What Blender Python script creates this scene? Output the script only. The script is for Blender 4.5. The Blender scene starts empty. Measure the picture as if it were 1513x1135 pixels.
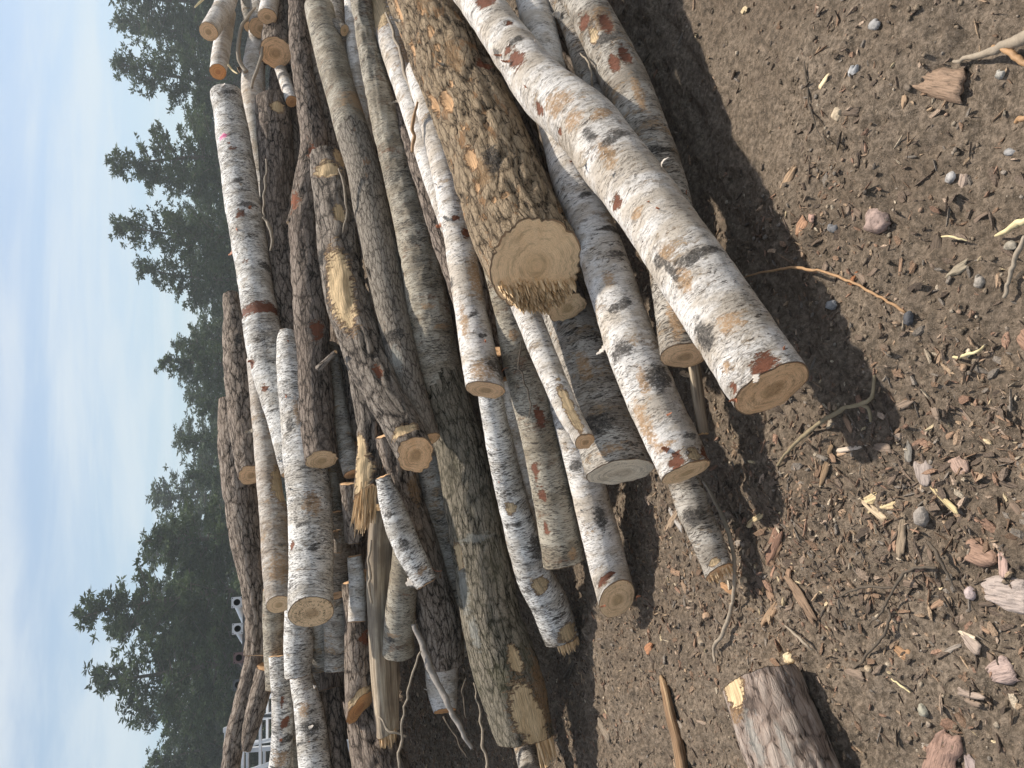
HAZE=.0019
EXPO=0.3
# name, type, (near lay, far lay), points (px,py,w) near->far
LOGS=[
('L1','wb',(.12,.22),[(1141,575,116),(1078,483,112),(1003,370,105),(959,305,100),(915,250,98),(865,183,92),(803,130,80),(757,70,68),(707,0,60),(640,-90,56)]),
('L2','wb',(.05,0),[(1015,697,76),(965,590,76),(930,500,74),(900,410,72),(872,330,66),(846,265,62),(822,170,58),(806,90,54),(788,0,50),(770,-90,48)]),
('L3','gb',(0,.0),[(1010,525,68),(1000,420,72),(990,330,74),(975,260,72),(950,190,70),(925,125,66),(893,60,62),(862,0,55),(820,-80,52)]),
('L3b','gb',(-.1,-.05),[(925,230,36),(885,150,36),(862,90,35),(846,40,33),(826,0,31),(800,-60,30)]),
('L4','bb',(.2,.2),[(792,392,138),(757,316,132),(714,202,121),(677,124,112),(645,43,102),(612,-40,98)]),
('L4b','rb',(.1,-.1),[(838,455,62),(800,360,60),(750,220,56),(710,100,50)]),
('L5','gb',(.05,-.2),[(918,697,100),(885,600,92),(860,510,84),(835,440,76),(800,340,66)]),
('L6','wb',(.34,.22),[(864,652,32),(838,605,36),(810,540,37),(785,480,36),(768,440,34),(750,400,32)]),
('L7','gn',(-.05,-.1),[(833,832,60),(820,750,60),(805,670,60),(785,590,58),(765,510,54),(752,450,50),(735,390,46),(710,300,40)]),
('L8','wb',(-.15,-.45),[(912,885,58),(890,800,57),(868,720,52),(845,640,46),(826,560,42),(808,480,38),(790,410,34)]),
('L9','wd',(-.05,-.1),[(830,945,50),(812,895,54),(788,850,52),(765,770,46),(748,700,42),(735,640,38),(722,570,36),(705,490,34)]),
('L10','wb',(-.25,-.2),[(794,800,28),(777,710,30),(760,640,28),(745,560,26)]),
('L11','wb',(.1,.05),[(717,576,56),(705,510,52),(694,450,48),(684,390,46),(670,310,44),(655,240,42),(638,170,40),(618,100,38)]),
('L12','wb',(-.1,-.1),[(668,340,32),(650,290,32),(632,230,36),(615,170,38),(597,115,40),(582,65,42),(565,10,46),(545,-50,48)]),
('L14','db',(-.05,-.05),[(690,470,26),(668,400,28),(650,350,28),(632,290,26),(615,240,22),(595,180,16),(572,120,14),(555,70,12)]),
('L15','mb',(.05,0),[(775,1090,84),(752,1000,97),(728,920,88),(712,830,82),(697,750,78),(683,670,76),(661,600,72),(645,540,68),(632,450,62),(616,360,56),(596,280,48),(584,235,44),(572,190,40),(558,130,36),(545,70,32),(536,20,30),(525,-60,30)]),
('L16','gb',(-.1,-.1),[(800,1190,34),(780,1120,34),(765,1060,32)]),
('L17','rb',(0,-.1),[(656,980,58),(650,930,60),(636,870,58),(618,800,54),(602,740,50),(590,690,46),(575,640,40)]),
('L17b','wb',(0,-.1),[(658,1050,34),(654,1010,46),(652,960,48),(648,900,48)]),
('L18','gb',(-.1,-.15),[(690,965,34),(680,900,40),(668,840,42),(656,780,46),(643,710,46),(628,650,42)]),
('L19','wd',(.2,.1),[(630,862,34),(610,825,38),(592,785,40),(578,745,34),(566,705,22)]),
('L20','gn',(.1,0),[(588,966,46),(592,905,45),(597,850,42),(600,800,36)]),
('L21','kb',(.1,.15),[(613,672,52),(592,625,54),(570,590,54),(545,540,58),(530,495,58),(515,450,60),(507,400,58),(500,345,56),(493,300,54),(487,260,50),(483,234,44)]),
('L21a','kb',(.1,.1),[(541,730,38),(545,680,40),(549,630,44),(543,580,46),(535,520,44)]),
('L22','db',(.1,.1),[(475,680,46),(468,610,50),(464,540,50),(460,470,50),(455,400,46),(449,330,42),(455,270,40),(465,212,38),(455,150,34),(444,80,28),(440,0,25),(438,-60,24)]),
('L23','sg',(-.12,.1),[(632,650,40),(606,575,44),(586,490,48),(576,440,50),(562,370,52),(549,310,50),(537,250,48),(522,200,49),(505,140,48),(491,90,47),(480,50,45),(472,12,42)]),
('L24','wb',(-.15,.05),[(566,360,24),(549,270,25),(540,210,26),(532,150,28),(525,80,26),(521,0,25),(516,-60,25)]),
('L25','gb',(-.1,-.1),[(508,90,24),(498,40,24),(494,0,24),(488,-60,24)]),
('L27','wd',(.1,.1),[(432,700,34),(420,630,42),(403,565,48),(391,510,51),(382,450,52),(371,380,51),(361,320,51),(352,250,49),(343,190,49),(334,138,44)]),
('L28','db',(-.05,.0),[(430,520,40),(424,450,44),(417,380,46),(411,310,46),(408,240,48),(405,190,48),(400,146,44)]),
('L29','wd',(.12,-.1),[(460,905,68),(459,820,66),(457,740,64),(450,680,60),(438,600,52),(430,545,42),(425,505,32),(424,490,22)]),
('L30','wb',(-.1,-.05),[(404,350,34),(393,280,34),(383,215,34),(376,160,34),(375,110,32),(381,50,26),(386,10,22)]),
('L31','rb',(.05,0),[(407,78,44),(411,40,42),(416,0,40),(420,-60,38)]),
('L32','wb',(.15,.1),[(395,25,28),(399,0,27),(406,-50,26)]),
('L33','gb',(.05,0),[(386,42,36),(388,0,33),(392,-60,30)]),
('L34','wb',(.3,.1),[(308,47,27),(321,28,28),(333,5,28),(345,-30,28)]),
('L35','wb',(.0,-.2),[(322,106,24),(327,75,25),(331,50,25),(336,20,24)]),
('L36','gb',(-.1,-.1),[(369,40,18),(366,10,18),(362,-30,18)]),
('L37','wb',(-.1,-.1),[(431,150,18),(421,120,18),(412,95,16)]),
('L38a','rb',(-.1,-.1),[(371,702,36),(364,640,46),(358,580,46),(352,520,42),(346,470,32),(340,435,20)]),
('L38b','rb',(-.2,-.2),[(378,968,34),(380,930,34),(376,880,36),(370,830,42),(361,770,46),(354,710,48),(349,650,48),(347,590,44)]),
('L39','tb',(.0,-.1),[(412,893,36),(408,830,40),(404,760,40),(397,700,36),(390,640,32),(383,580,28),(377,530,24)]),
('L40','gn',(-.1,-.15),[(411,1017,36),(407,960,34),(404,910,32),(402,870,28)]),
('L41','wd',(-.05,-.1),[(440,998,38),(441,960,44),(440,915,40),(440,870,36)]),
('L42','wd',(-.1,-.15),[(470,1180,46),(463,1110,46),(456,1050,42),(446,1005,34),(440,970,30)]),
('L43','wd',(-.1,-.15),[(410,1180,34),(416,1110,32),(417,1060,31),(415,1010,30),(412,970,30)]),
('L44','gb',(-.15,-.15),[(497,990,36),(497,940,36),(495,880,34)]),
('L45','gb',(-.25,-.2),[(476,992,36),(474,950,36),(470,900,34)]),
('L46','rb',(0,-.1),[(532,1045,42),(530,1000,40),(528,940,36),(525,900,32),(520,860,30)]),
('L47','sw',(.05,.0),[(572,1085,32),(569,1040,38),(565,980,42),(562,920,40),(560,860,40),(560,800,40),(562,750,34)]),
('L48','wb',(-.05,-.1),[(527,918,26),(528,870,24),(524,822,22)]),
('L49','rb',(-.1,-.1),[(524,800,26),(520,760,25),(514,715,22)]),
('L50','gb',(-.2,-.2),[(494,756,22),(490,715,24),(486,670,24)]),
('L51','tb',(-.15,-.15),[(500,815,14),(498,785,13)]),
('L52','db',(-.2,-.25),[(580,1180,76),(555,1100,72),(538,1030,60)]),
('L53','db',(-.25,-.3),[(505,1180,40),(494,1100,38),(486,1020,36)]),
('L54','rb',(-.2,-.2),[(338,1150,26),(347,1090,28),(360,1040,28),(371,990,26),(379,950,22)]),
('L55','rb',(-.3,-.3),[(363,1109,14),(372,1070,24),(385,1020,28),(392,985,24)]),
('L56','gb',(-.2,-.2),[(522,700,30),(506,640,30),(495,575,28),(487,510,26)]),
('L57','gb',(-.02,-.1),[(1063,845,44),(1046,800,45),(1028,760,47),(1012,715,46),(995,660,44)]),
('L58','sw',(-.1,-.1),[(1038,640,15),(1030,580,17),(1020,500,15)]),
('L59','pb',(0,0),[(1200,1215,132),(1178,1150,128),(1150,1075,122),(1126,1006,116)]),
# shaded inner logs seen in the gaps
('I1','rb',(-.3,-.3),[(560,640,44),(548,560,44),(540,480,44)]),
('I2','rb',(-.35,-.3),[(735,560,60),(712,470,60),(700,380,60),(690,300,50)]),
('I3','rb',(-.4,-.4),[(800,330,60),(775,230,60),(745,130,54),(715,30,50),(690,-40,50)]),
('I4','gb',(-.4,-.4),[(900,480,44),(880,380,44),(850,280,44)]),
('I5','db',(-.3,-.35),[(600,905,54),(590,840,50),(575,760,46),(560,690,40)]),
('I6','gb',(-.35,-.35),[(500,900,40),(497,820,40),(494,760,38),(488,680,34)]),
('I7','db',(-.3,-.3),[(760,690,50),(742,600,48),(730,520,44)]),
('I8','rb',(-.3,-.3),[(420,300,40),(417,220,38),(415,150,36),(418,90,30),(420,30,28)]),
('I9','db',(-.35,-.35),[(900,640,60),(860,560,60),(840,480,60)]),
('I10','db',(-.3,-.3),[(560,330,44),(540,240,44),(520,160,40),(505,80,36),(498,-20,34)]),
('I11','db',(-.35,-.35),[(560,1010,40),(548,930,40),(540,850,40)]),
('I12','gb',(-.35,-.35),[(440,1180,40),(436,1100,38),(432,1030,36)]),
('I13','rb',(-.35,-.35),[(870,150,44),(840,70,42),(810,-20,40)]),
('I14','rb',(-.45,-.45),[(506,1090,50),(500,1000,50),(494,900,48)]),
('I15','rb',(-.25,-.25),[(505,320,36),(486,210,36),(468,100,34),(462,0,32)]),
('I16','db',(-.35,-.35),[(447,280,40),(437,160,38),(432,60,34),(434,-30,30)]),
('I17','db',(-.3,-.3),[(528,660,44),(515,560,44),(505,460,44)]),
('I18','rb',(-.4,-.4),[(506,900,46),(518,800,46),(512,700,40)]),
('I19','gb',(-.45,-.45),[(474,1100,46),(468,1000,46),(462,900,40)]),
]
DD={"L1": [1.984, 3.398], "L2": [2.388, 3.234], "L3": [2.353, 3.004], "L3b": [2.819, 3.09], "L4": [2.639, 3.671], "L4b": [2.796, 3.526], "L5": [2.687, 3.199], "L6": [2.582, 2.949], "L7": [3.403, 3.332], "L8": [3.25, 3.364], "L9": [3.883, 3.481], "L10": [3.852, 3.557], "L11": [3.26, 3.895], "L12": [3.761, 4.851], "L14": [3.639, 4.793], "L15": [3.932, 4.586], "L16": [3.889, 4.264], "L17": [4.404, 4.193], "L17b": [4.462, 4.592], "L18": [4.562, 4.255], "L19": [3.987, 4.058], "L20": [4.314, 4.127], "L21": [3.734, 5.174], "L21a": [4.207, 4.357], "L22": [4.49, 6.037], "L23": [3.942, 5.214], "L24": [4.746, 5.283], "L25": [5.237, 5.704], "L27": [4.796, 5.826], "L28": [5.265, 5.805], "L29": [4.293, 5.016], "L30": [5.674, 6.437], "L31": [5.905, 6.39], "L32": [5.848, 6.127], "L33": [6.152, 6.561], "L34": [5.829, 6.57], "L35": [5.893, 6.532], "L36": [6.423, 6.732], "L37": [5.736, 6.08], "L38a": [5.259, 5.864], "L38b": [5.177, 5.692], "L39": [4.603, 5.413], "L40": [4.993, 5.104], "L41": [4.686, 4.747], "L42": [4.54, 4.862], "L43": [4.733, 4.922], "L44": [4.744, 4.702], "L45": [4.88, 4.801], "L46": [4.523, 4.639], "L47": [4.478, 4.33], "L48": [4.499, 4.532], "L49": [4.509, 4.469], "L50": [4.693, 4.744], "L51": [4.638, 4.627], "L52": [4.49, 4.742], "L53": [4.641, 4.914], "L54": [5.312, 5.306], "L55": [5.266, 5.253], "L56": [4.546, 4.912], "L57": [2.451, 2.588], "L58": [2.437, 2.444], "L59": [1.994, 2.22], "I1": [4.531, 4.815], "I2": [3.841, 3.896], "I3": [3.407, 3.848], "I4": [3.029, 3.195], "I5": [4.698, 4.566], "I6": [4.88, 4.839], "I7": [3.835, 3.61], "I8": [5.935, 6.523], "I9": [3.128, 3.188], "I10": [4.933, 5.741], "I11": [4.94, 4.792], "I12": [4.88, 5.087], "I13": [3.188, 3.333], "I14": [5.008, 5.215], "I15": [5.287, 6.03], "I16": [5.76, 6.542], "I17": [4.756, 5.134], "I18": [5.046, 4.987], "I19": [5.116, 5.298]}
LABELS={
'L1':"thick white birch in front, red bark torn at its sawn end, nearest the bare soil",
'L2':"white birch log with dark knots and red chipped end, just behind the thick front birch",
'L3':"grey birch log whose round sawn end sits in shadow under the thick front birch",
'L3b':"slim birch log wedged between two birches at the top right of the pile",
'L4':"huge golden brown log with orange bark scars and a wide splintered sawn face",
'L4b':"rounded sawn log end tucked directly under the huge golden brown log",
'L5':"stout grey birch log with a pale grey cut face, under the thin split branch",
'L6':"thin birch pole with bark split off along its lower side, lying over stout logs",
'L7':"greenish grey birch log with rusty scuffs and clean yellow cut end",
'L8':"speckled birch log with a slanted chopped yellow end near the soil",
'L9':"black and white birch log ending in dashed paper bark and torn wood",
'L10':"narrow shaded white birch glimpsed between the dashed birch and the greenish log",
'L11':"clean white birch log with a flared sawn foot, lying on the mossy log",
'L12':"pale birch log with a rotten broken patch, left of the huge golden log",
'L14':"dark crooked limb squeezed between the mossy log and the white flared birch",
'L15':"longest mossy olive brown log with a splintered raw end low in the heap",
'L16':"short grey birch piece poking out beneath the splintered end of the mossy log",
'L17':"dark brown log with bark cut back above a bare pale birch end",
'L17b':"pale birch end with an orange rim showing under the dark brown log",
'L18':"grey birch log in shade along the left flank of the mossy log",
'L19':"small white birch limb with a paper bark flap, lying askew across the split wood",
'L20':"short pale green birch log with neat oval cut beside the split wood",
'L21':"knotty forked log with a big stripped yellow patch and round sawn end",
'L21a':"second arm of the forked log, snapped into a long yellow splintered tongue",
'L22':"long wavy dark bark log with small oval sawn end, left of the knotty forked log",
'L23':"smooth grey log with a rounded top and a sawn branch stub near it",
'L24':"slender birch log right of the smooth grey log with the stub",
'L25':"thin grey log end behind the rounded top of the smooth grey log",
'L27':"white birch log with a pink paint mark and a peeled red band",
'L28':"rough grey brown log with a blunt broken top behind the pink marked birch",
'L29':"fat white birch log with tan scuff and wide cracked sawn end against the sky side",
'L30':"white birch log with forked twigs beside it near the top of the heap",
'L31':"brown log with a large round sawn end facing out near the top edge",
'L32':"small birch log end resting on a larger tan end at the top edge",
'L33':"tan log end tucked under the small birch end at the top edge",
'L34':"uppermost birch log tip jutting out in front of the dark trees",
'L35':"short birch log hanging just below the uppermost jutting birch",
'L36':"thin birch stick between the jutting birch and the tan log ends",
'L37':"little birch log with orange end hidden behind the wavy dark bark log",
'L38a':"weathered brown log with shaded tan cut end and forked tip on the crest",
'L38b':"long rough brown log running along the crest of the pile against the trees",
'L39':"birch log with long peeled yellow strip next to the fat white birch",
'L40':"pale green birch log reaching below the peeled birch toward the steel frames",
'L41':"stubby log with white and black bark beneath the fat white birch",
'L42':"blotchy black and white birch log at the lower edge, under the stubby log",
'L43':"white birch log with red nicks and a rounded tip at the lower edge",
'L44':"dim grey birch log end right below the fat birch sawn face",
'L45':"shaded tan cut end behind the stubby black and white log",
'L46':"brown bark log ending in a slanted bright orange cut",
'L47':"long split log of bare fibrous tan wood, frayed at its low end",
'L48':"small whitish birch billet beside the upper part of the split log",
'L49':"small log with sawn oval end just above the whitish billet",
'L50':"half hidden tan round end beside the fat white birch",
'L51':"tiny pale billet stuck upright in the gap by the fat white birch",
'L52':"large dark furrowed log in shadow at the lower edge of the heap",
'L53':"dark narrow log between the blotchy birch and the furrowed log",
'L54':"grey brown pole leaning outermost by the white steel frames",
'L55':"reddish brown pole with pale tip lying inside the outermost pole",
'L56':"shaded grey birch behind the knotty forked log",
'L57':"short lichen speckled birch log half sunk in the soil, end broken",
'L58':"dark weathered stake standing in the soil under the white birch end",
'L59':"short thick pine log with cracked pinkish plates, alone on the soil",
}
CURVED={}
MARKS={
'L1':[('tan',1020,430,22,12),('tan',870,205,12,16),('tan',1095,500,14,18),('dark',925,225,9,20),('dark',780,85,5,14),('red',733,20,11,15),('red',768,56,4,8),('red',777,108,15,13),('dark',744,95,8,4),('red',817,177,9,7),('tan',846,172,15,22),('red',843,213,5,5),('tan',913,250,22,11),('dark',890,228,12,8),('red',925,318,9,9),('dark',1045,397,10,36),('dark',1008,425,26,5),('dark',984,405,9,8),('dark',1053,517,20,13),('red',1142,556,15,22),('tan',1000,395,10,16),('red',1095,590,10,6),('tan',1085,560,8,8),('tan',905,190,8,14),('tan',960,340,9,10)],
'L2':[('dark',912,345,5,16),('dark',917,385,5,16),('dark',925,465,8,18),('dark',922,531,12,15),('dark',977,563,22,16),('tan',955,575,22,9),('tan',958,640,34,9),('tan',985,665,7,18),('dark',1020,645,6,10),('red',1003,689,13,15),('raw',1031,680,13,9),('red',1046,674,12,7),('tan',905,430,12,9),('dark',870,300,5,10)],
'L3':[('red',905,52,16,9),('red',915,110,14,8),('red',870,48,10,9),('tan',900,45,18,16),('raw',885,70,10,8),('red',933,98,14,7),('tan',952,160,28,7),('dark',905,75,8,20),('tan',1000,470,40,12),('dark',970,240,5,16)],
'L4':[('raw',655,94,8,6),('raw',652,178,17,5),('raw',680,190,14,8),('red',728,125,12,8),('raw',597,35,27,3),('raw',711,275,17,8),('raw',722,318,12,3),('raw',670,137,6,3),('raw',752,345,7,4),('raw',633,145,8,3),('dark',745,280,18,12),('raw',690,60,8,3),('raw',700,230,5,4),('raw',620,100,14,4),('raw',640,60,5,3),('raw',665,115,4,5),('raw',690,170,6,3),('raw',735,230,5,4),('raw',770,340,5,7),('raw',700,320,6,3),('raw',622,30,8,3),('raw',715,160,3,4),('tan',730,300,20,12),('tan',690,130,24,10),('tan',640,30,24,12),('raw',845,330,16,5)],
'L11':[('red',691,357,9,6),('red',675,332,4,6),('tan',688,485,30,6),('tan',706,415,34,9),('dark',701,472,4,8),('dark',715,507,4,6),('dark',741,545,14,10),('dark',695,556,3,3),('tan',715,555,14,22),('dark',665,420,6,4)],
'L22':[('red',430,306,14,6),('red',458,232,12,5),('red',470,500,16,10)],
'L21':[('raw',506,445,58,20),('raw',505,336,12,8),('raw',487,270,11,18),('raw',504,245,14,7),('dark',470,390,8,6),('raw',604,652,9,24),('red',565,560,10,6)],
'L21a':[('raw',534,700,34,16),('raw',530,665,20,8)],
'L27':[('pink',331,216,4,8),('red',345,237,3,6),('red',358,330,6,7),('red',382,463,8,60),('red',374,540,6,4),('red',395,585,6,5),('red',363,398,4,5),('dark',367,313,5,15),('dark',395,405,5,10),('dark',340,150,4,14),('dark',352,285,4,10)],
'L29':[('tan',462,752,16,14),('red',431,810,7,3),('dark',447,783,4,12),('dark',463,820,3,9),('dark',430,640,9,6),('tan',440,620,20,5)],
'L39':[('raw',417,722,28,9),('tan',412,845,20,14),('tan',405,640,12,5)],
'L15':[('raw',790,1062,30,16),('raw',757,965,20,9),('raw',772,1040,44,19),('tan',799,1020,48,9),('raw',678,822,20,5),('lich',702,790,6,26),('tan',633,460,5,9),('tan',655,487,5,12),('lich',684,860,40,6),('lich',700,930,20,6)],
'L7':[('red',796,612,16,7),('tan',758,492,10,8),('red',790,690,14,5),('red',800,725,10,6),('tan',844,812,9,6),('red',806,780,12,4)],
'L9':[('raw',753,746,10,8),('raw',795,858,12,13),('dark',762,768,4,6),('dark',789,800,16,10),('raw',838,930,14,14)],
'L8':[('red',897,872,8,16),('dark',885,760,16,8),('dark',850,690,10,10)],
'L12':[('raw',562,32,26,18),('tan',600,90,20,8)],
'L19':[('dark',575,765,3,9),('dark',596,803,8,9),('tan',622,845,6,12)],
'L20':[('tan',580,925,3,9),('dark',577,938,2,8)],
'L42':[('dark',460,1075,10,16),('tan',450,1050,10,8)],
'L43':[('red',417,1032,6,4),('red',424,1058,5,7),('red',418,1072,5,5),('dark',427,1093,6,10),('tan',415,1122,10,12)],
'L59':[('raw',1086,1030,24,13),('tan',1092,1068,14,9),('lich',1120,1110,40,7),('lich',1165,1120,40,5)],
'L6':[('raw',846,612,46,8)],
'L38a':[('dark',352,512,8,6)],
'L28':[('raw',412,170,8,10)],
'L46':[('raw',533,1040,10,20),('red',540,940,10,8)],
'L17':[('tan',612,720,20,8)],
'L5':[('dark',890,640,14,20),('tan',868,560,20,10),('tan',905,685,8,18)],
'L57':[('dark',1025,765,12,14),('raw',1058,836,6,10)],
'L23':[('dark',582,510,8,22),('tan',556,150,14,14),('lich',588,540,20,8)],
'L35':[],
}
# near-end style: plain cap tilt (toward camera, sideways), splinters (n,length px), rings
ENDS={
'L1':dict(tilt=(.1,0)),'L4':dict(tilt=(.4,.05),spl=(420,23,(.05,1),.34,.32)),'L5':dict(tilt=(.02,-.12)),'L8':dict(tilt=(1.1,.3)),
'L9':dict(tilt=(.3,0),spl=(160,20,(1,.4),-.1,.4)),'L15':dict(tilt=(.05,-.1),spl=(90,40,(1,.3),.45,.5)),'L21a':dict(tilt=(.6,.5),spl=(220,46,(0,1),-3,.6)),
'L47':dict(tilt=(.4,.3),spl=(130,20,(0,1),-3,.5)),'L46':dict(tilt=(.9,.8)),'L57':dict(tilt=(.3,.2),spl=(90,12,(0,1),-3,.4)),'L11':dict(tilt=(.1,-.25)),
'L20':dict(tilt=(.15,.05)),'L7':dict(tilt=(.08,.05)),'L18':dict(tilt=(.2,0)),'L42':dict(tilt=(.1,0)),'L44':dict(tilt=(.25,0)),'L40':dict(tilt=(.1,0)),'L48':dict(tilt=(.2,0)),'L28':dict(tilt=(.9,.3)),'L55':dict(tilt=(.4,0)),'L45':dict(tilt=(.5,0)),'L21':dict(tilt=(.55,.1)),
'L31':dict(tilt=(.3,0)),'L22':dict(tilt=(.28,0)),'L29':dict(tilt=(.5,.0)),'L39':dict(tilt=(.45,0)),'L38a':dict(tilt=(.5,0)),'L17':dict(tilt=(.1,0)),'L17b':dict(tilt=(.35,0)),'L6':dict(tilt=(.3,0)),'L41':dict(tilt=(.05,.1)),'L2':dict(tilt=(.12,0)),'L3':dict(tilt=(.15,0)),
}
import bpy, math, numpy as np
from mathutils import Vector
rng=np.random.default_rng(7)
scene=bpy.context.scene; COL=scene.collection
FPX=1090.; CH=1.5; PIT=math.radians(17.4)
Fv=np.array([0,math.cos(PIT),-math.sin(PIT)]);Uv=np.array([0,math.sin(PIT),math.cos(PIT)]);Rv=np.array([1.,0,0]);CAM=np.array([0,0,CH])
def unproj(px,py,D):
    px=np.asarray(px,float);py=np.asarray(py,float);D=np.asarray(D,float)*np.ones_like(px)
    return CAM+D[...,None]*(Fv+((567.5-py)/FPX)[...,None]*Rv-((px-756.5)/FPX)[...,None]*Uv)
def nrm(v): return v/np.maximum(np.linalg.norm(v,axis=-1,keepdims=True),1e-9)
# ---------- numpy noise ----------
_pt=np.random.default_rng(3).permutation(256);_pt=np.r_[_pt,_pt]
_vt=np.random.default_rng(4).random(256)
def vn(P):
    i=np.floor(P).astype(np.int64);f=P-i;f=f*f*(3-2*f);i&=255
    X,Y,Z=i[...,0],i[...,1],i[...,2];X1,Y1,Z1=(X+1)&255,(Y+1)&255,(Z+1)&255
    def h(a,b,c): return _vt[_pt[_pt[_pt[a]+b]+c]]
    fx,fy,fz=f[...,0],f[...,1],f[...,2]
    a=h(X,Y,Z)*(1-fx)+h(X1,Y,Z)*fx;b=h(X,Y1,Z)*(1-fx)+h(X1,Y1,Z)*fx
    c=h(X,Y,Z1)*(1-fx)+h(X1,Y,Z1)*fx;d=h(X,Y1,Z1)*(1-fx)+h(X1,Y1,Z1)*fx
    return (a*(1-fy)+b*fy)*(1-fz)+(c*(1-fy)+d*fy)*fz
def fbm(P,o=3):
    s=0;a=.5;t=0
    for k in range(o): s=s+a*vn(P*2**k+k*17.3);t+=a;a*=.5
    return s/t
# ---------- object helpers ----------
def mesh_obj(name,V,Fc,mat=None,parent=None,smooth=True,attrs=None,midx=None,loc=None):
    V=np.asarray(V,np.float32);me=bpy.data.meshes.new(name)
    if loc is not None: V=V-np.asarray(loc,np.float32)
    me.vertices.add(len(V));me.vertices.foreach_set('co',V.ravel())
    if isinstance(Fc,np.ndarray): k=Fc.shape[1];li=Fc.ravel();st=np.arange(len(Fc))*k
    else:
        ln=np.array([len(q) for q in Fc]);li=np.concatenate([np.asarray(q) for q in Fc]);st=np.r_[0,np.cumsum(ln)[:-1]]
    me.loops.add(len(li));me.loops.foreach_set('vertex_index',li.astype(np.int32))
    me.polygons.add(len(st));me.polygons.foreach_set('loop_start',st.astype(np.int32))
    me.update(calc_edges=True)
    me.polygons.foreach_set('use_smooth',np.full(len(st),bool(smooth)))
    for k,(ty,a) in (attrs or {}).items():
        at=me.attributes.new(k,ty,'POINT')
        at.data.foreach_set({'FLOAT':'value','FLOAT_VECTOR':'vector','FLOAT_COLOR':'color'}[ty],np.asarray(a,np.float32).ravel())
    for m in (mat if isinstance(mat,(list,tuple)) else [mat] if mat else []): me.materials.append(m)
    if midx is not None: me.polygons.foreach_set('material_index',np.asarray(midx,np.int32))
    me.update()
    o=bpy.data.objects.new(name,me);COL.objects.link(o)
    if parent is not None: o.parent=parent
    if loc is not None: o.location=Vector([float(c) for c in loc])
    return o
def tag(o,label=None,cat=None,group=None,kind=None):
    if label:o['label']=label
    if cat:o['category']=cat
    if group:o['group']=group
    if kind:o['kind']=kind
    return o
def empty(name,loc):
    o=bpy.data.objects.new(name,None);COL.objects.link(o);o.location=Vector([float(c) for c in loc]);o.empty_display_size=.1;return o
def build(name,V,Fc,mat,parent,**k):
    """a child mesh in world coordinates under an unrotated empty"""
    return mesh_obj(name,np.asarray(V)-np.array(parent.location)[None],Fc,mat,parent,**k)
# ---------- node helpers ----------
class NT:
    def __init__(s,mat): mat.use_nodes=True;s.t=mat.node_tree;s.t.nodes.clear()
    def n(s,ty,ins=None,**props):
        x=s.t.nodes.new(ty)
        for k,v in props.items(): setattr(x,k,v)
        for k,v in (ins or {}).items():
            sk=x.inputs[k]
            if isinstance(v,bpy.types.NodeSocket): s.t.links.new(v,sk)
            else:
                if hasattr(sk.default_value,'__len__') and len(sk.default_value)==4 and len(v)==3: v=(*v,1)
                sk.default_value=v
        return x
    def math(s,op,a,b=0.,c=0.,clamp=False): return s.n('ShaderNodeMath',{0:a,1:b,2:c},operation=op,use_clamp=clamp).outputs[0]
    def mix(s,f,a,b,bt='MIX'):
        x=s.n('ShaderNodeMix',data_type='RGBA',blend_type=bt,clamp_factor=True)
        for i,v in ((0,f),(6,a),(7,b)):
            if isinstance(v,bpy.types.NodeSocket): s.t.links.new(v,x.inputs[i])
            else: x.inputs[i].default_value=(*v,1) if hasattr(v,'__len__') and len(v)==3 else v
        return x.outputs[2]
    def attr(s,n): return s.n('ShaderNodeAttribute',attribute_name=n)
    def scale(s,v,sc,off=(0,0,0)): return s.n('ShaderNodeMapping',{0:v,1:off,3:sc}).outputs[0]
    def noise(s,v,sc=1.,det=4,ro=.55,dist=0.): return s.n('ShaderNodeTexNoise',{'Vector':v,'Scale':sc,'Detail':det,'Roughness':ro,'Distortion':dist}).outputs[0]
    def ss(s,x,a,b):
        return s.n('ShaderNodeMapRange',{0:x,1:a,2:b,3:0.,4:1.},interpolation_type='SMOOTHSTEP').outputs[0]
    def ramp(s,x,stops):
        r=s.n('ShaderNodeValToRGB',{0:x});e=r.color_ramp.elements
        while len(e)<len(stops): e.new(.5)
        for q,(p,c) in zip(e,stops): q.position=p;q.color=(*c,1)
        return r.outputs[0]
    def bsdf(s,col,rough=.8,h=None,dist=.01,strength=1.,spec=.3,**k):
        ins={'Base Color':col,'Roughness':rough,'Specular IOR Level':spec};ins.update(k)
        if h is not None:
            b=s.n('ShaderNodeBump',{'Height':h,'Distance':dist,'Strength':strength});ins['Normal']=b.outputs[0]
        p=s.n('ShaderNodeBsdfPrincipled',ins);s.n('ShaderNodeOutputMaterial',{0:p.outputs[0]});return p
def newmat(n): m=bpy.data.materials.new(n);return m,NT(m)
RED=(.20,.075,.04);TAN=(.40,.25,.13);DARK=(.05,.044,.038);RAW=(.62,.46,.27);PINK=(.85,.12,.35);LICH=(.42,.42,.38)
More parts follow.
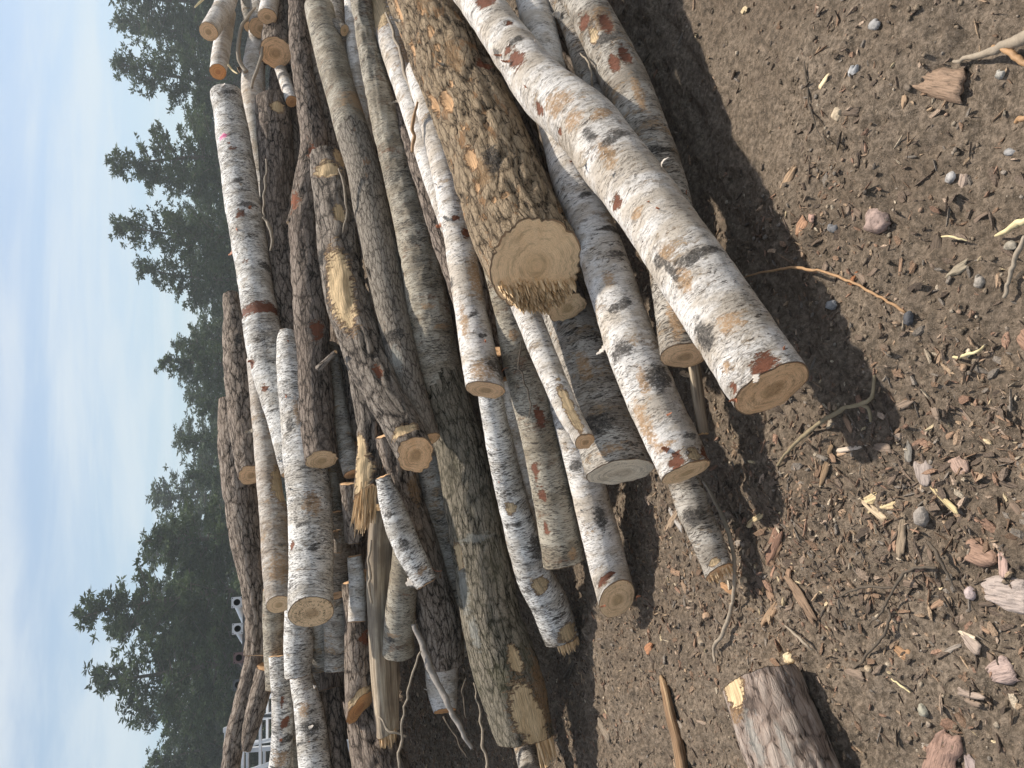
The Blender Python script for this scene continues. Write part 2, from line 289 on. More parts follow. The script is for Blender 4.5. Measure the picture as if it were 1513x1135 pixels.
def apply_marks(N,lc,col,raw=RAW,red=RED):
    mk=N.attr('mk1');mk2=N.attr('mk2')
    sep=N.n('ShaderNodeSeparateColor',{0:mk.outputs['Color']});sep2=N.n('ShaderNodeSeparateColor',{0:mk2.outputs['Color']})
    nz=N.noise(N.scale(lc,(20,20,48)),1,9,.78);nn=N.math('MULTIPLY_ADD',nz,1.9,-.97)
    fib=N.noise(N.scale(lc,(160,160,9)),1,3,.6)
    def f(x): return N.ss(N.math('ADD',x,nn),.46,.54)
    edge=lambda x:N.ss(N.math('ADD',x,nn),.38,.48)
    grn=N.noise(N.scale(lc,(70,70,110)),1,6,.8);col=N.mix(N.math('MULTIPLY',N.math('MULTIPLY',N.ss(N.math('ADD',sep.outputs[1],nn),.36,.62),N.ss(grn,.34,.55)),.9),col,N.mix(fib,tuple(c*.7 for c in TAN),tuple(c*1.3 for c in TAN)))
    dk=N.mix(N.ss(N.noise(N.scale(lc,(90,90,90)),1,5,.8),.4,.68),tuple(c*.45 for c in DARK),tuple(c*3.4 for c in DARK))
    col=N.mix(N.math('MULTIPLY',N.math('MULTIPLY',N.ss(N.math('ADD',sep.outputs[2],nn),.34,.60),N.ss(grn,.30,.48)),.92),col,dk)
    col=N.mix(N.math('MULTIPLY',N.ss(N.math('ADD',sep2.outputs[1],nn),.35,.65),.55),col,LICH)
    col=N.mix(N.math('MULTIPLY',edge(sep.outputs[0]),N.ss(grn,.4,.6)),col,(.5,.38,.27));col=N.mix(f(sep.outputs[0]),col,N.mix(nz,tuple(c*.6 for c in red),tuple(c*1.25 for c in red)))
    fr=N.ss(N.math('MULTIPLY_ADD',nn,.7,mk.outputs['Alpha']),.46,.54)
    col=N.mix(N.ss(N.math('MULTIPLY_ADD',nn,.7,mk.outputs['Alpha']),.40,.47),col,(.26,.15,.08))
    col=N.mix(fr,col,N.mix(N.ss(fib,.3,.7),tuple(c*.62 for c in raw),tuple(c*1.12 for c in raw)))
    col=N.mix(N.math('MULTIPLY',N.ss(N.math('ADD',sep2.outputs[0],nn),.45,.6),.8),col,PINK)
    any_=N.math('MAXIMUM',f(sep.outputs[0]),fr)
    return col,any_,fib
def birch_mat(name,white,grey,tanamt=.60,darkamt=.64,dash=.62,lines=1.,dirt=(.20,.165,.125),tanc=(.42,.28,.15)):
    m,N=newmat(name);lc=N.attr('lc').outputs['Vector'];sc=lambda c,k:tuple(min(1,x*k) for x in c)
    A=N.noise(N.scale(lc,(4,4,9)),1,8,.68);col=N.mix(N.ss(A,.40,.56),grey,white)
    wob=N.noise(N.scale(lc,(7,7,9)),1,4,.6)
    lw=N.n('ShaderNodeVectorMath',{0:lc,1:N.n('ShaderNodeCombineXYZ',{2:N.math('MULTIPLY',wob,.06)}).outputs[0]},operation='ADD').outputs[0]
    fine=N.noise(N.scale(lw,(16,16,210)),1,6,.7)
    col=N.mix(N.math('MULTIPLY',N.ss(fine,.53,.65),.62*lines),col,dirt)
    mot=N.noise(N.scale(lc,(70,70,110)),1,6,.8);col=N.mix(N.math('MULTIPLY',N.ss(mot,.53,.66),.30),col,dirt)
    grime=N.noise(N.scale(lc,(2.6,2.6,3),(1,8,2)),1,8,.75);col=N.mix(N.math('MULTIPLY',N.math('MULTIPLY',N.ss(grime,.48,.64),N.ss(mot,.40,.62)),.65),col,sc(dirt,.75))
    T=N.noise(N.scale(lw,(6,6,16),(3.1,0,0)),1,9,.76);tf=N.math('MULTIPLY',N.ss(T,tanamt-.05,tanamt+.04),N.ss(mot,.36,.56))
    col=N.mix(N.math('MULTIPLY',tf,.85),col,N.mix(fine,sc(tanc,.65),sc(tanc,1.35)))
    D1=N.noise(N.scale(lw,(38,38,250),(0,5,0)),1,3,.6);D2=N.noise(N.scale(lc,(3,3,6),(9,0,0)),1,4,.6)
    df=N.ss(N.math('MULTIPLY_ADD',D2,.30,D1),dash+.155,dash+.18)
    E1=N.noise(N.scale(lw,(11,11,85),(2,5,7)),1,5,.65);df=N.math('MAXIMUM',df,N.ss(N.math('MULTIPLY_ADD',D2,.2,E1),dash+.15,dash+.175))
    col=N.mix(N.math('MULTIPLY',df,.85),col,(.05,.04,.033))
    K=N.noise(N.scale(lw,(6,6,26),(0,0,4)),1,10,.78);kf=N.math('MULTIPLY',N.ss(K,darkamt-.015,darkamt+.03),N.ss(mot,.30,.52))
    col=N.mix(N.math('MULTIPLY',kf,.92),col,N.mix(N.ss(mot,.45,.7),(.028,.024,.021),(.15,.13,.11)))
    E=N.noise(N.scale(lw,(9,9,48),(7,7,0)),1,6,.7);ef=N.math('MULTIPLY',N.ss(E,.56,.565),N.math('SUBTRACT',1,N.ss(E,.57,.60)))
    col=N.mix(N.math('MULTIPLY',ef,.55),col,(.10,.075,.055))
    col,mm,fib=apply_marks(N,lc,col)
    h=N.math('MULTIPLY_ADD',fine,.5,N.math('MULTIPLY',mot,.7))
    h=N.math('MULTIPLY_ADD',df,-.35,h);h=N.math('MULTIPLY_ADD',tf,-.45,h);h=N.math('MULTIPLY_ADD',N.math('MULTIPLY',kf,mot),1.6,h);h=N.math('MULTIPLY_ADD',N.ss(E,.56,.57),.6,h)
    h=N.math('MULTIPLY_ADD',mm,-.9,h)
    N.bsdf(col,.6,h,.007,1.,.3);return m
def rough_mat(name,c0,c1,c2,patch=(.30,.17,.09),pamt=.66,moss=None,raw=RAW,sc=1.,red=RED,bd=.014,cross=.35):
    m,N=newmat(name);lc=N.attr('lc').outputs['Vector'];h0=N.attr('h').outputs['Fac']
    d=N.noise(N.scale(lc,(12,12,5)),1,2)
    lw=N.n('ShaderNodeVectorMath',{0:lc,1:N.n('ShaderNodeCombineXYZ',{0:N.math('MULTIPLY',d,.05),1:N.math('MULTIPLY',d,-.05)}).outputs[0]},operation='ADD').outputs[0]
    vo=N.n('ShaderNodeTexVoronoi',{'Vector':N.scale(lw,(34*sc,34*sc,8.5*sc)),'Scale':1.,'Randomness':1.},feature='DISTANCE_TO_EDGE').outputs[0]
    vo2=N.n('ShaderNodeTexVoronoi',{'Vector':N.scale(lw,(80*sc,80*sc,30*sc)),'Scale':1.,'Randomness':1.},feature='DISTANCE_TO_EDGE').outputs[0]
    r2=N.noise(N.scale(lc,(190,190,40)),1,6,.8)
    cr=N.ss(N.math('MULTIPLY_ADD',N.math('SUBTRACT',r2,.5),.25,vo),.0,.17);cr2=N.ss(vo2,.0,.13)
    hh=N.math('MULTIPLY_ADD',h0,.34,N.math('MULTIPLY',cr,.34));hh=N.math('MULTIPLY_ADD',cr2,.16*(1+cross),hh);hh=N.math('MULTIPLY_ADD',N.math('SUBTRACT',r2,.5),1.0,hh)
    col=N.ramp(hh,[(.24,c0),(.50,c1),(.84,c2)])
    var=N.noise(N.scale(lc,(5,5,3)),1,3);col=N.mix(N.math('MULTIPLY',N.ss(var,.4,.7),.35),col,tuple(c*1.5 for c in c1))
    P=N.noise(N.scale(lc,(13,13,6),(2,2,2)),1,6,.7);pf=N.ss(P,pamt,pamt+.05);col=N.mix(N.math('MULTIPLY',pf,.8),col,N.mix(r2,tuple(c*.5 for c in patch),tuple(c*1.4 for c in patch)))
    if moss:
        M=N.noise(N.scale(lc,(4,4,2.5),(0,6,0)),1,6,.75);col=N.mix(N.math('MULTIPLY',N.ss(M,.50,.66),.4),col,N.mix(r2,tuple(c*.5 for c in moss),tuple(c*1.6 for c in moss)))
        Lc=N.noise(N.scale(lc,(30,30,26),(0,6,3)),1,5,.7);col=N.mix(N.math('MULTIPLY',N.ss(Lc,.62,.72),.5),col,(.33,.33,.28))
    col,mm,fib=apply_marks(N,lc,col,raw,red)
    hh=N.math('MULTIPLY',hh,N.math('SUBTRACT',1,N.math('MULTIPLY',mm,.85)));hh=N.math('MULTIPLY_ADD',N.math('MULTIPLY',mm,fib),.2,hh)
    N.bsdf(col,.85,hh,bd,1.,.2);return m
def wood_mat(name,lo,hi,grey=.0):
    m,N=newmat(name);lc=N.attr('lc').outputs['Vector']
    f1=N.noise(N.scale(lc,(190,190,5)),1,4,.65);f2=N.noise(N.scale(lc,(45,45,2.5)),1,3,.6);f3=N.noise(N.scale(lc,(5,5,4)),1,4)
    h=N.math('MULTIPLY_ADD',f1,.5,N.math('MULTIPLY',f2,.9));col=N.ramp(h,[(.48,tuple(c*.28 for c in lo)),(.62,lo),(.85,hi)])
    col=N.mix(N.math('MULTIPLY',N.ss(f3,.45,.65),grey),col,(.20,.16,.12))
    N.bsdf(col,.75,h,.008,1.,.25);return m
def end_mat(name,lo,hi,heart=(.40,.25,.12),ring=.5,crk=.35):
    m,N=newmat(name);e=N.attr('ec').outputs['Vector']
    w=N.noise(N.scale(e,(9,9,9)),1,3);ew=N.n('ShaderNodeVectorMath',{0:e,1:N.scale(N.n('ShaderNodeCombineXYZ',{0:w,1:w}).outputs[0],(.03,.03,.03))},operation='ADD').outputs[0]
    sx=N.n('ShaderNodeSeparateXYZ',{0:ew});rr=N.math('SQRT',N.math('ADD',N.math('MULTIPLY',sx.outputs[0],sx.outputs[0]),N.math('MULTIPLY',sx.outputs[1],sx.outputs[1])))
    rg=N.math('SINE',N.math('MULTIPLY_ADD',rr,820.,N.math('MULTIPLY',w,14.)));rg=N.ss(rg,-.6,1.)
    rel=N.n('ShaderNodeSeparateXYZ',{0:e}).outputs[2]
    col=N.mix(N.math('MULTIPLY',rg,ring),hi,lo)
    hf=N.math('ADD',rel,N.math('MULTIPLY_ADD',w,.5,-.25));col=N.mix(N.math('MULTIPLY',N.math('SUBTRACT',1,N.ss(hf,.22,.42)),.65),col,heart)
    saw=N.noise(N.scale(e,(22,150,150)),1,4,.65);col=N.mix(N.math('MULTIPLY',N.ss(saw,.42,.66),.5),col,tuple(c*.55 for c in lo))
    st=N.noise(N.scale(e,(10,10,10),(5,5,0)),1,6,.7);col=N.mix(N.math('MULTIPLY',N.ss(st,.47,.66),.55),col,tuple(c*.5 for c in lo))
    an=N.n('ShaderNodeMath',{0:sx.outputs[1],1:sx.outputs[0]},operation='ARCTAN2').outputs[0]
    cr=N.noise(N.n('ShaderNodeCombineXYZ',{0:N.math('MULTIPLY',an,5.),1:N.math('MULTIPLY',rr,6.)}).outputs[0],1.,3,.6);cf=N.math('SUBTRACT',1,N.ss(N.math('ABSOLUTE',N.math('SUBTRACT',cr,.5)),.004,.014));cf=N.math('MULTIPLY',cf,N.ss(st,.42,.5))
    col=N.mix(N.math('MULTIPLY',cf,crk),col,(.10,.06,.035))
    bk=N.ss(N.math('ADD',rel,N.math('MULTIPLY_ADD',st,.06,-.03)),.955,.975);col=N.mix(N.math('MULTIPLY',bk,.85),col,N.mix(N.ss(st,.4,.6),(.07,.045,.03),(.30,.17,.09)))
    h=N.math('MULTIPLY_ADD',saw,.8,N.math('MULTIPLY',rg,.15));h=N.math('MULTIPLY_ADD',cf,-crk,h)
    N.bsdf(col,.7,h,.003,.8,.25);return m
BM={
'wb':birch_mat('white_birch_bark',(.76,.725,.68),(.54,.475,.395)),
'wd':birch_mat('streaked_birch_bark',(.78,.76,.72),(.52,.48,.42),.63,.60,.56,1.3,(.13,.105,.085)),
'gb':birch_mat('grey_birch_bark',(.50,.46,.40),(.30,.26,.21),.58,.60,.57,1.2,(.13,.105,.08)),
'gn':birch_mat('green_birch_bark',(.43,.385,.305),(.27,.225,.16),.60,.64,.575,1.3,(.10,.085,.06),(.24,.13,.07)),
'tb':birch_mat('tan_birch_bark',(.56,.51,.45),(.34,.28,.22),.56,.62,.60,1.2,(.17,.13,.10)),
'rb':rough_mat('brown_bark',(.018,.013,.010),(.21,.165,.13),(.44,.365,.30)),
'db':rough_mat('dark_bark',(.014,.011,.009),(.165,.128,.102),(.38,.31,.255),(.24,.11,.055),.64),
'kb':rough_mat('knotty_bark',(.016,.013,.011),(.20,.165,.135),(.42,.36,.30),(.28,.14,.07),.66,sc=.75,bd=.02),
'bb':rough_mat('golden_bark',(.03,.02,.012),(.28,.205,.13),(.54,.41,.27),(.48,.27,.13),.585,raw=(.56,.35,.19),sc=.9,bd=.02,cross=.6),
'mb':rough_mat('mossy_bark',(.018,.015,.010),(.165,.145,.105),(.36,.31,.24),(.22,.13,.07),.70,(.12,.115,.06),sc=1.1),
'sg':rough_mat('smooth_grey_bark',(.05,.04,.033),(.21,.18,.145),(.34,.30,.25),(.28,.17,.10),.62,sc=1.4,bd=.007),
'pb':rough_mat('pine_plate_bark',(.03,.022,.018),(.36,.275,.225),(.54,.45,.38),(.50,.48,.45),.62,sc=.6,bd=.012),
'sw':wood_mat('weathered_split_wood',(.26,.20,.14),(.50,.42,.31),.75),
}
RAWM=wood_mat('fresh_torn_wood',(.56,.36,.18),(.90,.68,.42),.1)
EM={'tan':end_mat('sawn_end_tan',(.62,.355,.17),(.93,.61,.35),(.44,.27,.13),.3),'yel':end_mat('sawn_end_yellow',(.68,.42,.20),(.96,.69,.42),(.54,.36,.18),.3),
'crk':end_mat('cracked_end',(.66,.42,.21),(.96,.70,.43),(.52,.33,.17),.3,1.6),'gry':end_mat('sawn_end_grey',(.62,.51,.37),(.86,.75,.58),(.56,.45,.32),.5),'org':end_mat('sawn_end_orange',(.52,.23,.09),(.72,.38,.16),(.48,.21,.09),.3),'big':end_mat('felled_face',(.66,.42,.22),(.90,.63,.37),(.72,.48,.26),.05,0.)}
ENDC={'L4':'big','L4b':'yel','L35':'org','L5':'gry','L46':'org','L29':'crk','L22':'yel','L8':'yel','L7':'yel','L20':'yel','L35':'org','L37':'org','L39':'yel','L17b':'org','L2':'yel'}
def catmull(P,n):
    k=len(P)
    if k==2: t=np.linspace(0,1,n)[:,None];return P[0]*(1-t)+P[1]*t
    Q=np.vstack([2*P[0]-P[1],P,2*P[-1]-P[-2]]);u=np.linspace(0,k-1-1e-6,n);i=u.astype(int);t=(u-i)[:,None]
    a,b,c,d=Q[i],Q[i+1],Q[i+2],Q[i+3]
    return .5*(2*b+(c-a)*t+(2*a-5*b+4*c-d)*t*t+(-a+3*b-3*c+d)*t**3)
def bands(P,ty):
    """bark relief height 0..1 and amplitude in metres"""
    if ty in ('wb','wd','gb','gn','tb'):
        h=fbm(P*[9,9,16],4);return h,.009
    if ty=='sg': return fbm(P*[16,16,9],3),.006
    if ty=='sw':
        n=fbm(P*[26,26,1.6],3);return np.clip(1-np.abs(n-.5)*5,0,1)*.5+fbm(P*[50,50,3],2)*.5,.020
    if ty=='pb':
        w=P+np.c_[fbm(P*[6,6,4],2),fbm(P*[6,6,4]+9,2),fbm(P*5,2)*0]*.05
        n=vn(w*[22,22,8]+3);c=vn(w*[9,9,16]+40);e=np.minimum(np.abs(n-.5)*7,np.abs(c-.5)*9+.15);return np.clip(e,0,1),.006
    w=P+np.c_[vn(P*[6,6,3])*.05,vn(P*[6,6,3]+7)*.05,vn(P*4)*0]
    n=fbm(w*([34,34,7] if ty!='kb' else [22,22,5]),2);r=np.clip(np.abs(n-.5)*7,0,1)
    c=fbm(w*[20,20,22]+11,2);r=r*.75+.25*c
    return r,{'mb':.012,'kb':.022,'bb':.018,'db':.020}.get(ty,.016)
def make_log(key,ty,pts,D,label,group=None,cat='log',name='log',ends=None,marks=(),split=None,stiff=1.):
    a=np.array(pts,float);seg=np.r_[0,np.cumsum(np.hypot(*np.diff(a[:,:2],axis=0).T))]
    S=catmull(np.c_[a,seg],max(24,len(a)*12));t=S[:,3]/S[-1,3];t=np.maximum.accumulate(t)
    Dl=1/((1-t)/D[0]+t/D[1]);X=unproj(S[:,0],S[:,1],Dl);rad=S[:,2]/2*Dl/FPX
    for e_,lim in ((-1,a[-1,1]<-20),(0,a[0,1]>1150 and key!='L59')):
        if lim:   # carry logs that leave the photo on past its edge
            j=-7 if e_ else 6;u_=nrm(X[e_]-X[j]);u_[2]=np.clip(u_[2],-.04,.12);u_=nrm(u_);st_=np.array([.2,.45,.8])[:,None]
            nx_=X[e_]+u_*st_;qd=(nx_-CAM)@Fv;ns=np.c_[756.5-FPX*((nx_-CAM)@Uv)/qd,567.5-FPX*((nx_-CAM)@Rv)/qd,np.full(3,S[e_,2]),np.full(3,S[e_,3])]
            if e_: X=np.vstack([X,nx_]);rad=np.r_[rad,[rad[-1]]*3];S=np.vstack([S,ns]);Dl=np.r_[Dl,qd]
            else: X=np.vstack([nx_[::-1],X]);rad=np.r_[[rad[0]]*3,rad];S=np.vstack([ns[::-1],S]);Dl=np.r_[qd[::-1],Dl]
    sl=np.r_[0,np.cumsum(np.linalg.norm(np.diff(X,axis=0),axis=1))];Lg=sl[-1]
    dm=float(Dl.mean());ds=.0036*dm if ty not in('wb','wd','gb','gn','tb','sg') else .006*dm;M=max(8,int(Lg/ds/1.3));ss=np.linspace(0,Lg,M)
    I=lambda A:np.stack([np.interp(ss,sl,A[:,k]) for k in range(A.shape[1])],1)
    X=I(X);R=np.interp(ss,sl,rad);PX=I(S[:,:2]);Dd=np.interp(ss,sl,Dl)
    T=nrm(np.gradient(X,axis=0));V=CAM-X;V=nrm(V-(V*T).sum(1,keepdims=True)*T);W=np.cross(T,V)   # V faces the camera's side of the log
    nt=int(np.clip(2*math.pi*R.mean()/ds,14,190));th=np.linspace(0,2*math.pi,nt,endpoint=False)
    ct,st=np.cos(th),np.sin(th);sd=(sum(ord(c) for c in key)*7.31)%50
    dirs=ct[None,:,None]*V[:,None]+st[None,:,None]*W[:,None]
    lc=np.stack([R[:,None]*ct,R[:,None]*st,np.broadcast_to(ss[:,None],(M,nt))],2)+sd
    lcf=lc.reshape(-1,3);h,amp=bands(lcf,ty);h=h.reshape(M,nt)
    amp=min(amp,float(R.mean())*.16)
    lump=(fbm(lcf*[3.5,3.5,2.2]+5,2).reshape(M,nt)-.5)*.20+(fbm(lcf*[9,9,5]+15,2).reshape(M,nt)-.5)*.07
    if ty=='sw': lump=lump*1.5+.16*np.cos(3*th+1.)[None]
    if ty=='kb': lump*=1.5
    if ty in('mb','pb'): lump*=.55
    mk1=np.zeros((M,nt,4));mk2=np.zeros((M,nt,4));ci={'red':0,'tan':1,'dark':2,'raw':3}
    rr=R[:,None]*(1+lump)+(h-.6)*amp
    for mkk in marks:
        kd,mx,my,ra,rc=mkk;d=np.hypot(PX[:,0]-mx,PX[:,1]-my);i=int(d.argmin());tp=PX[min(i+1,M-1)]-PX[max(i-1,0)];tp/=np.hypot(*tp)
        # side W projected to pixels
        q=X[i]+W[i]*R[i]-CAM;qd=q@Fv;wp=np.array([756.5-FPX*(q@Uv)/qd,567.5-FPX*(q@Rv)/qd])-PX[i]
        u=np.clip(((np.array([mx,my])-PX[i])@wp)/(wp@wp),-.97,.97);ph=math.asin(u)
        vz=nrm(CAM-X[i]);fs=max(.35,math.sqrt(max(.05,1-float(vz@T[i])**2)))
        ram=ra*Dd[i]/FPX/fs;rcm=rc*Dd[i]/FPX/max(.4,math.cos(ph))
        da=np.abs((th-ph+math.pi)%(2*math.pi)-math.pi)*R[i];dd=np.sqrt((da[None]/rcm)**2+((ss-ss[i])[:,None]/ram)**2);g=np.clip(1-.5*dd,0,1)
        if kd in ci: mk1[...,ci[kd]]=np.maximum(mk1[...,ci[kd]],g)
        else: k=0 if kd=='pink' else 1;mk2[...,k]=np.maximum(mk2[...,k],g)
        if kd in('raw','red'):
            rr-=np.clip((g-.45)*6,0,1)*(amp*.6+.003)
        if kd=='dark' and ra>10: rr+=np.clip((g-.3)*2,0,1)*R[i]*.05
    # end cuts sheared along the axis
    e=ends or {};tl=e.get('tilt',(.05,0));tf=(.08*math.sin(sd*5),.08*math.cos(sd*3))
    P=X[:,None]+dirs*rr[:,:,None]
    def shear(i0,sgn,tilt,P):
        off=rr[i0]*(ct*tilt[0]+st*tilt[1]);off+=.008*(vn(np.stack([np.cos(th)*2+sd,np.sin(th)*2,th*0],-1))-.5)+.006*(vn(np.stack([np.cos(th)*9+sd,np.sin(th)*9,th*0],-1))-.5)
        fall=np.clip(1-(np.abs(ss-ss[i0]))/max(R[i0]*1.6+np.abs(off).max()*1.1,1e-3),0,1)**1.0
        return P+(fall[:,None]*off[None])[:,:,None]*T[i0]*sgn
    P=shear(0,1,tl,P);P=shear(M-1,-1,tf,P)
    em=empty(name,X[0])
    ii=np.arange(M-1)[:,None]*nt+np.arange(nt)[None];jj=np.arange(M-1)[:,None]*nt+(np.arange(nt)[None]+1)%nt
    Fq=np.stack([ii,jj,jj+nt,ii+nt],-1).reshape(-1,4)
    mats=[BM[ty]];midx=None
    if split:
        mats=[BM[ty],BM[split[0]]];sp=ss[int(np.hypot(PX[:,0]-split[1],PX[:,1]-split[2]).argmin())]
        ring=(np.broadcast_to(((ss[:-1]+ss[1:])/2)[:,None],(M-1,nt))+ .34*(fbm(lcf*9,4).reshape(M,nt)[:-1]-.5)>sp).ravel();midx=ring.astype(int)
    build('bark' if ty!='sw' else 'wood',P.reshape(-1,3),Fq,mats,em,attrs={'lc':('FLOAT_VECTOR',lcf),'h':('FLOAT',h.ravel()),'mk1':('FLOAT_COLOR',mk1.reshape(-1,4)),'mk2':('FLOAT_COLOR',mk2.reshape(-1,4))},midx=midx)
    for i0,sg in ((0,-1),(M-1,1)):
        rim=P[i0];c=rim.mean(0);n=T[i0]*sg;rg=[0,.12,.3,.5,.7,.86,.96,1.0];K=len(rg)
        Vv=np.concatenate([c+(rim-c)*g for g in rg[1:]]);rl=np.repeat(rg[1:],nt)
        loc2=np.concatenate([np.c_[rr[i0]*ct*g,rr[i0]*st*g] for g in rg[1:]])
        Vv=Vv+n*(.0015+.004*(1-rl**6))[:,None]+n*((fbm(np.c_[loc2*25,rl*0]+sd,2)-.5)*.008*(rl<.99))[:,None]
        Vv=np.vstack([Vv,c+n*.005]);ec=np.vstack([np.c_[loc2+.012*math.sin(sd),rl],[[0,0,0]]])
        Fl=[];a0=np.arange(nt);b0=(a0+1)%nt
        for k in range(K-2):
            q=np.stack([k*nt+a0,k*nt+b0,(k+1)*nt+b0,(k+1)*nt+a0],1);Fl+=list(q if sg<0 else q[:,::-1])
        cidx=len(Vv)-1;Fl+=[np.array([cidx,b,a] if sg<0 else [cidx,a,b]) for a,b in zip(a0,b0)]
        km=EM[ENDC.get(key,'tan')] if sg<0 else EM['tan']
        if ty=='sw': km=RAWM
        build('cut_end',Vv,Fl,km,em,attrs={'ec':('FLOAT_VECTOR',ec),'lc':('FLOAT_VECTOR',ec*[1,1,.02]+sd)})
    if 'spl' in e:
        n,Lp,dv,thr,wsc=e['spl'];Lm=Lp*Dd[0]/FPX*1.3;r0=rr[0].mean();VV=[];FF=[];LC=[]
        g=np.random.default_rng(int(sd*100));kk=0
        def pj(q):
            q=q-CAM;d=q@Fv;return np.array([756.5-FPX*(q@Uv)/d,567.5-FPX*(q@Rv)/d])
        c0=pj(X[0]);dv=nrm(np.array(dv,float));rp=r0*FPX/Dd[0];tries=0
        while kk<n and tries<20000:
            tries+=1
            u,v=g.uniform(-1,1,2)
            if u*u+v*v>.92: continue
            if ((pj(X[0]+(V[0]*u+W[0]*v)*r0+T[0]*r0*(u*tl[0]+v*tl[1]))-c0)@dv)/rp<thr+g.uniform(-.06,.06): continue
            kk+=1
            base=X[0]+(V[0]*u+W[0]*v)*r0*.95+T[0]*r0*(u*tl[0]+v*tl[1]);w1=g.uniform(.05,.16)*r0*wsc;w2=w1*g.uniform(.25,.6);ang=g.uniform(0,3.14)
            A=V[0]*math.cos(ang)+W[0]*math.sin(ang);B=np.cross(T[0],A);ln=Lm*g.uniform(.25,1)*(1-.3*(u*u+v*v));dr=-T[0]+.06*g.normal(size=3)
            b=len(VV)
            for s_,sc in ((-.3,1.),(.55,.85),(1.,g.uniform(.05,.45))):
                for x,y in ((-1,-1),(1,-1),(1,1),(-1,1)):
                    VV.append(base+dr*ln*s_+A*x*w1*sc+B*y*w2*sc);LC.append((u*r0+x*w1,v*r0+y*w2,s_*ln+sd))
            for q in (0,4):
                for k in range(4): FF.append(np.array([b+q+k,b+q+(k+1)%4,b+q+4+(k+1)%4,b+q+4+k]))
            FF.append(np.array([b+8,b+9,b+10,b+11]))
        build('torn_wood',VV,FF,RAWM,em,smooth=False,attrs={'lc':('FLOAT_VECTOR',np.array(LC))})
    tag(em,label,cat,group)
    return dict(em=em,X=X,T=T,V=V,W=W,R=R,PX=PX,D=Dd,ss=ss)
LG={}
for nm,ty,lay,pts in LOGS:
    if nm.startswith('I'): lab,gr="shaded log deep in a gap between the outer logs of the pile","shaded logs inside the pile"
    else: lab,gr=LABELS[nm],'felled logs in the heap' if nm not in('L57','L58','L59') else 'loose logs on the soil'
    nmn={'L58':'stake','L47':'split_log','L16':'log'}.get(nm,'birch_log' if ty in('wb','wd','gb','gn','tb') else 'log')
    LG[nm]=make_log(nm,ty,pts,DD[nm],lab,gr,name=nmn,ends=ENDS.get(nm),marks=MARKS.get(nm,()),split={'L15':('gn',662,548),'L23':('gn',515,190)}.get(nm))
# ---------- tubes, stubs, curls ----------
def tube(P,R,nt=8,rough=0,seed=0.,cap=True):
    P=np.asarray(P,float);R=np.asarray(R,float)*np.ones(len(P));T=nrm(np.gradient(P,axis=0));up=np.array([.13,.21,.97]) if abs(T[0,2])<.9 else np.array([1,.1,0.])
    A=nrm(np.cross(T,up));B=np.cross(T,A);th=np.linspace(0,2*math.pi,nt,endpoint=False)
    n=len(P);lc=np.stack([np.cos(th)[None]*R[:,None],np.sin(th)[None]*R[:,None],np.broadcast_to(np.r_[0,np.cumsum(np.linalg.norm(np.diff(P,axis=0),axis=1))][:,None],(n,nt))],2).reshape(-1,3)+seed
    rr=R[:,None]*np.ones((1,nt))
    if rough: rr=rr*(1+rough*(fbm(lc*[60,60,20],2).reshape(n,nt)-.5)*2)
    V=P[:,None]+A[:,None]*(np.cos(th)[None,:,None]*rr[...,None])+B[:,None]*(np.sin(th)[None,:,None]*rr[...,None])
    i=np.arange(n-1)[:,None]*nt+np.arange(nt)[None];j=np.arange(n-1)[:,None]*nt+(np.arange(nt)[None]+1)%nt
    Fq=list(np.stack([i,j,j+nt,i+nt],-1).reshape(-1,4))
    if cap: Fq+=[np.arange(nt)[::-1],np.arange(nt)+(n-1)*nt]
    return V.reshape(-1,3),Fq,lc
def flat(c,rough=.8,name='m',h=None):
    m,N=newmat(name);co=N.attr('lc').outputs['Vector'];n1=N.noise(N.scale(co,(60,60,60)),1,4,.65)
    N.bsdf(N.mix(n1,tuple(x*.55 for x in c),tuple(x*1.35 for x in c)),rough,n1,.003,.8,.25);return m
M_PAPER=flat((.50,.45,.39),.5,'paper_bark');M_REDB=flat((.36,.14,.07),.6,'red_inner_bark')
M_TWIG=flat((.30,.25,.19),.7,'dry_twig');M_ORT=flat((.38,.23,.12),.6,'orange_twig');M_GRT=flat((.25,.20,.125),.7,'green_twig');M_DKT=flat((.10,.08,.06),.8,'dark_twig');M_BTW=flat((.30,.27,.24),.8,'birch_twig');M_STR=flat((.62,.52,.30),.6,'straw')
def curl(key,px,py,size,ang=0.,mat=None,w=.5,turn=3.6):
    g=LG[key];i=int(np.hypot(g['PX'][:,0]-px,g['PX'][:,1]-py).argmin());D=g['D'][i]
    o=unproj(px,py,D)
    # push to the surface on the camera side
    q=o-g['X'][i];q=q-(q@g['T'][i])*g['T'][i];q=q+g['V'][i]*math.sqrt(max(0,g['R'][i]**2-min(q@q,g['R'][i]**2)));q=nrm(q)
    c=g['X'][i]+((o-g['X'][i])@g['T'][i])*g['T'][i]+q*g['R'][i]*1.0
    A=nrm(g['T'][i]*math.cos(ang)+np.cross(q,g['T'][i])*math.sin(ang));B=np.cross(q,A);s=size*D/FPX
    n=14;m=6;s*=.8;V=[];rs=s/turn
    for k in range(n):
        t=k/(n-1)*turn;r=rs*(1+.25*t/turn)
        for j in range(m):
            ww=(j/(m-1)-.5)*s*w*(1-.35*math.sin(k*1.9+j*2.1))*(1-.75*(k/(n-1))**2)
            V.append(c+A*(math.sin(t)*r)+q*(r*(1-math.cos(t))+.001)+B*(ww+.15*s*t/turn))
    V=np.array(V);F=[np.array([k*m+j,k*m+j+1,(k+1)*m+j+1,(k+1)*m+j]) for k in range(n-1) for j in range(m-1)]
    ob=build('bark_curl',V,F,mat or M_PAPER,g['em'],attrs={'lc':('FLOAT_VECTOR',V)})
    md=ob.modifiers.new('t','SOLIDIFY');md.thickness=.0012
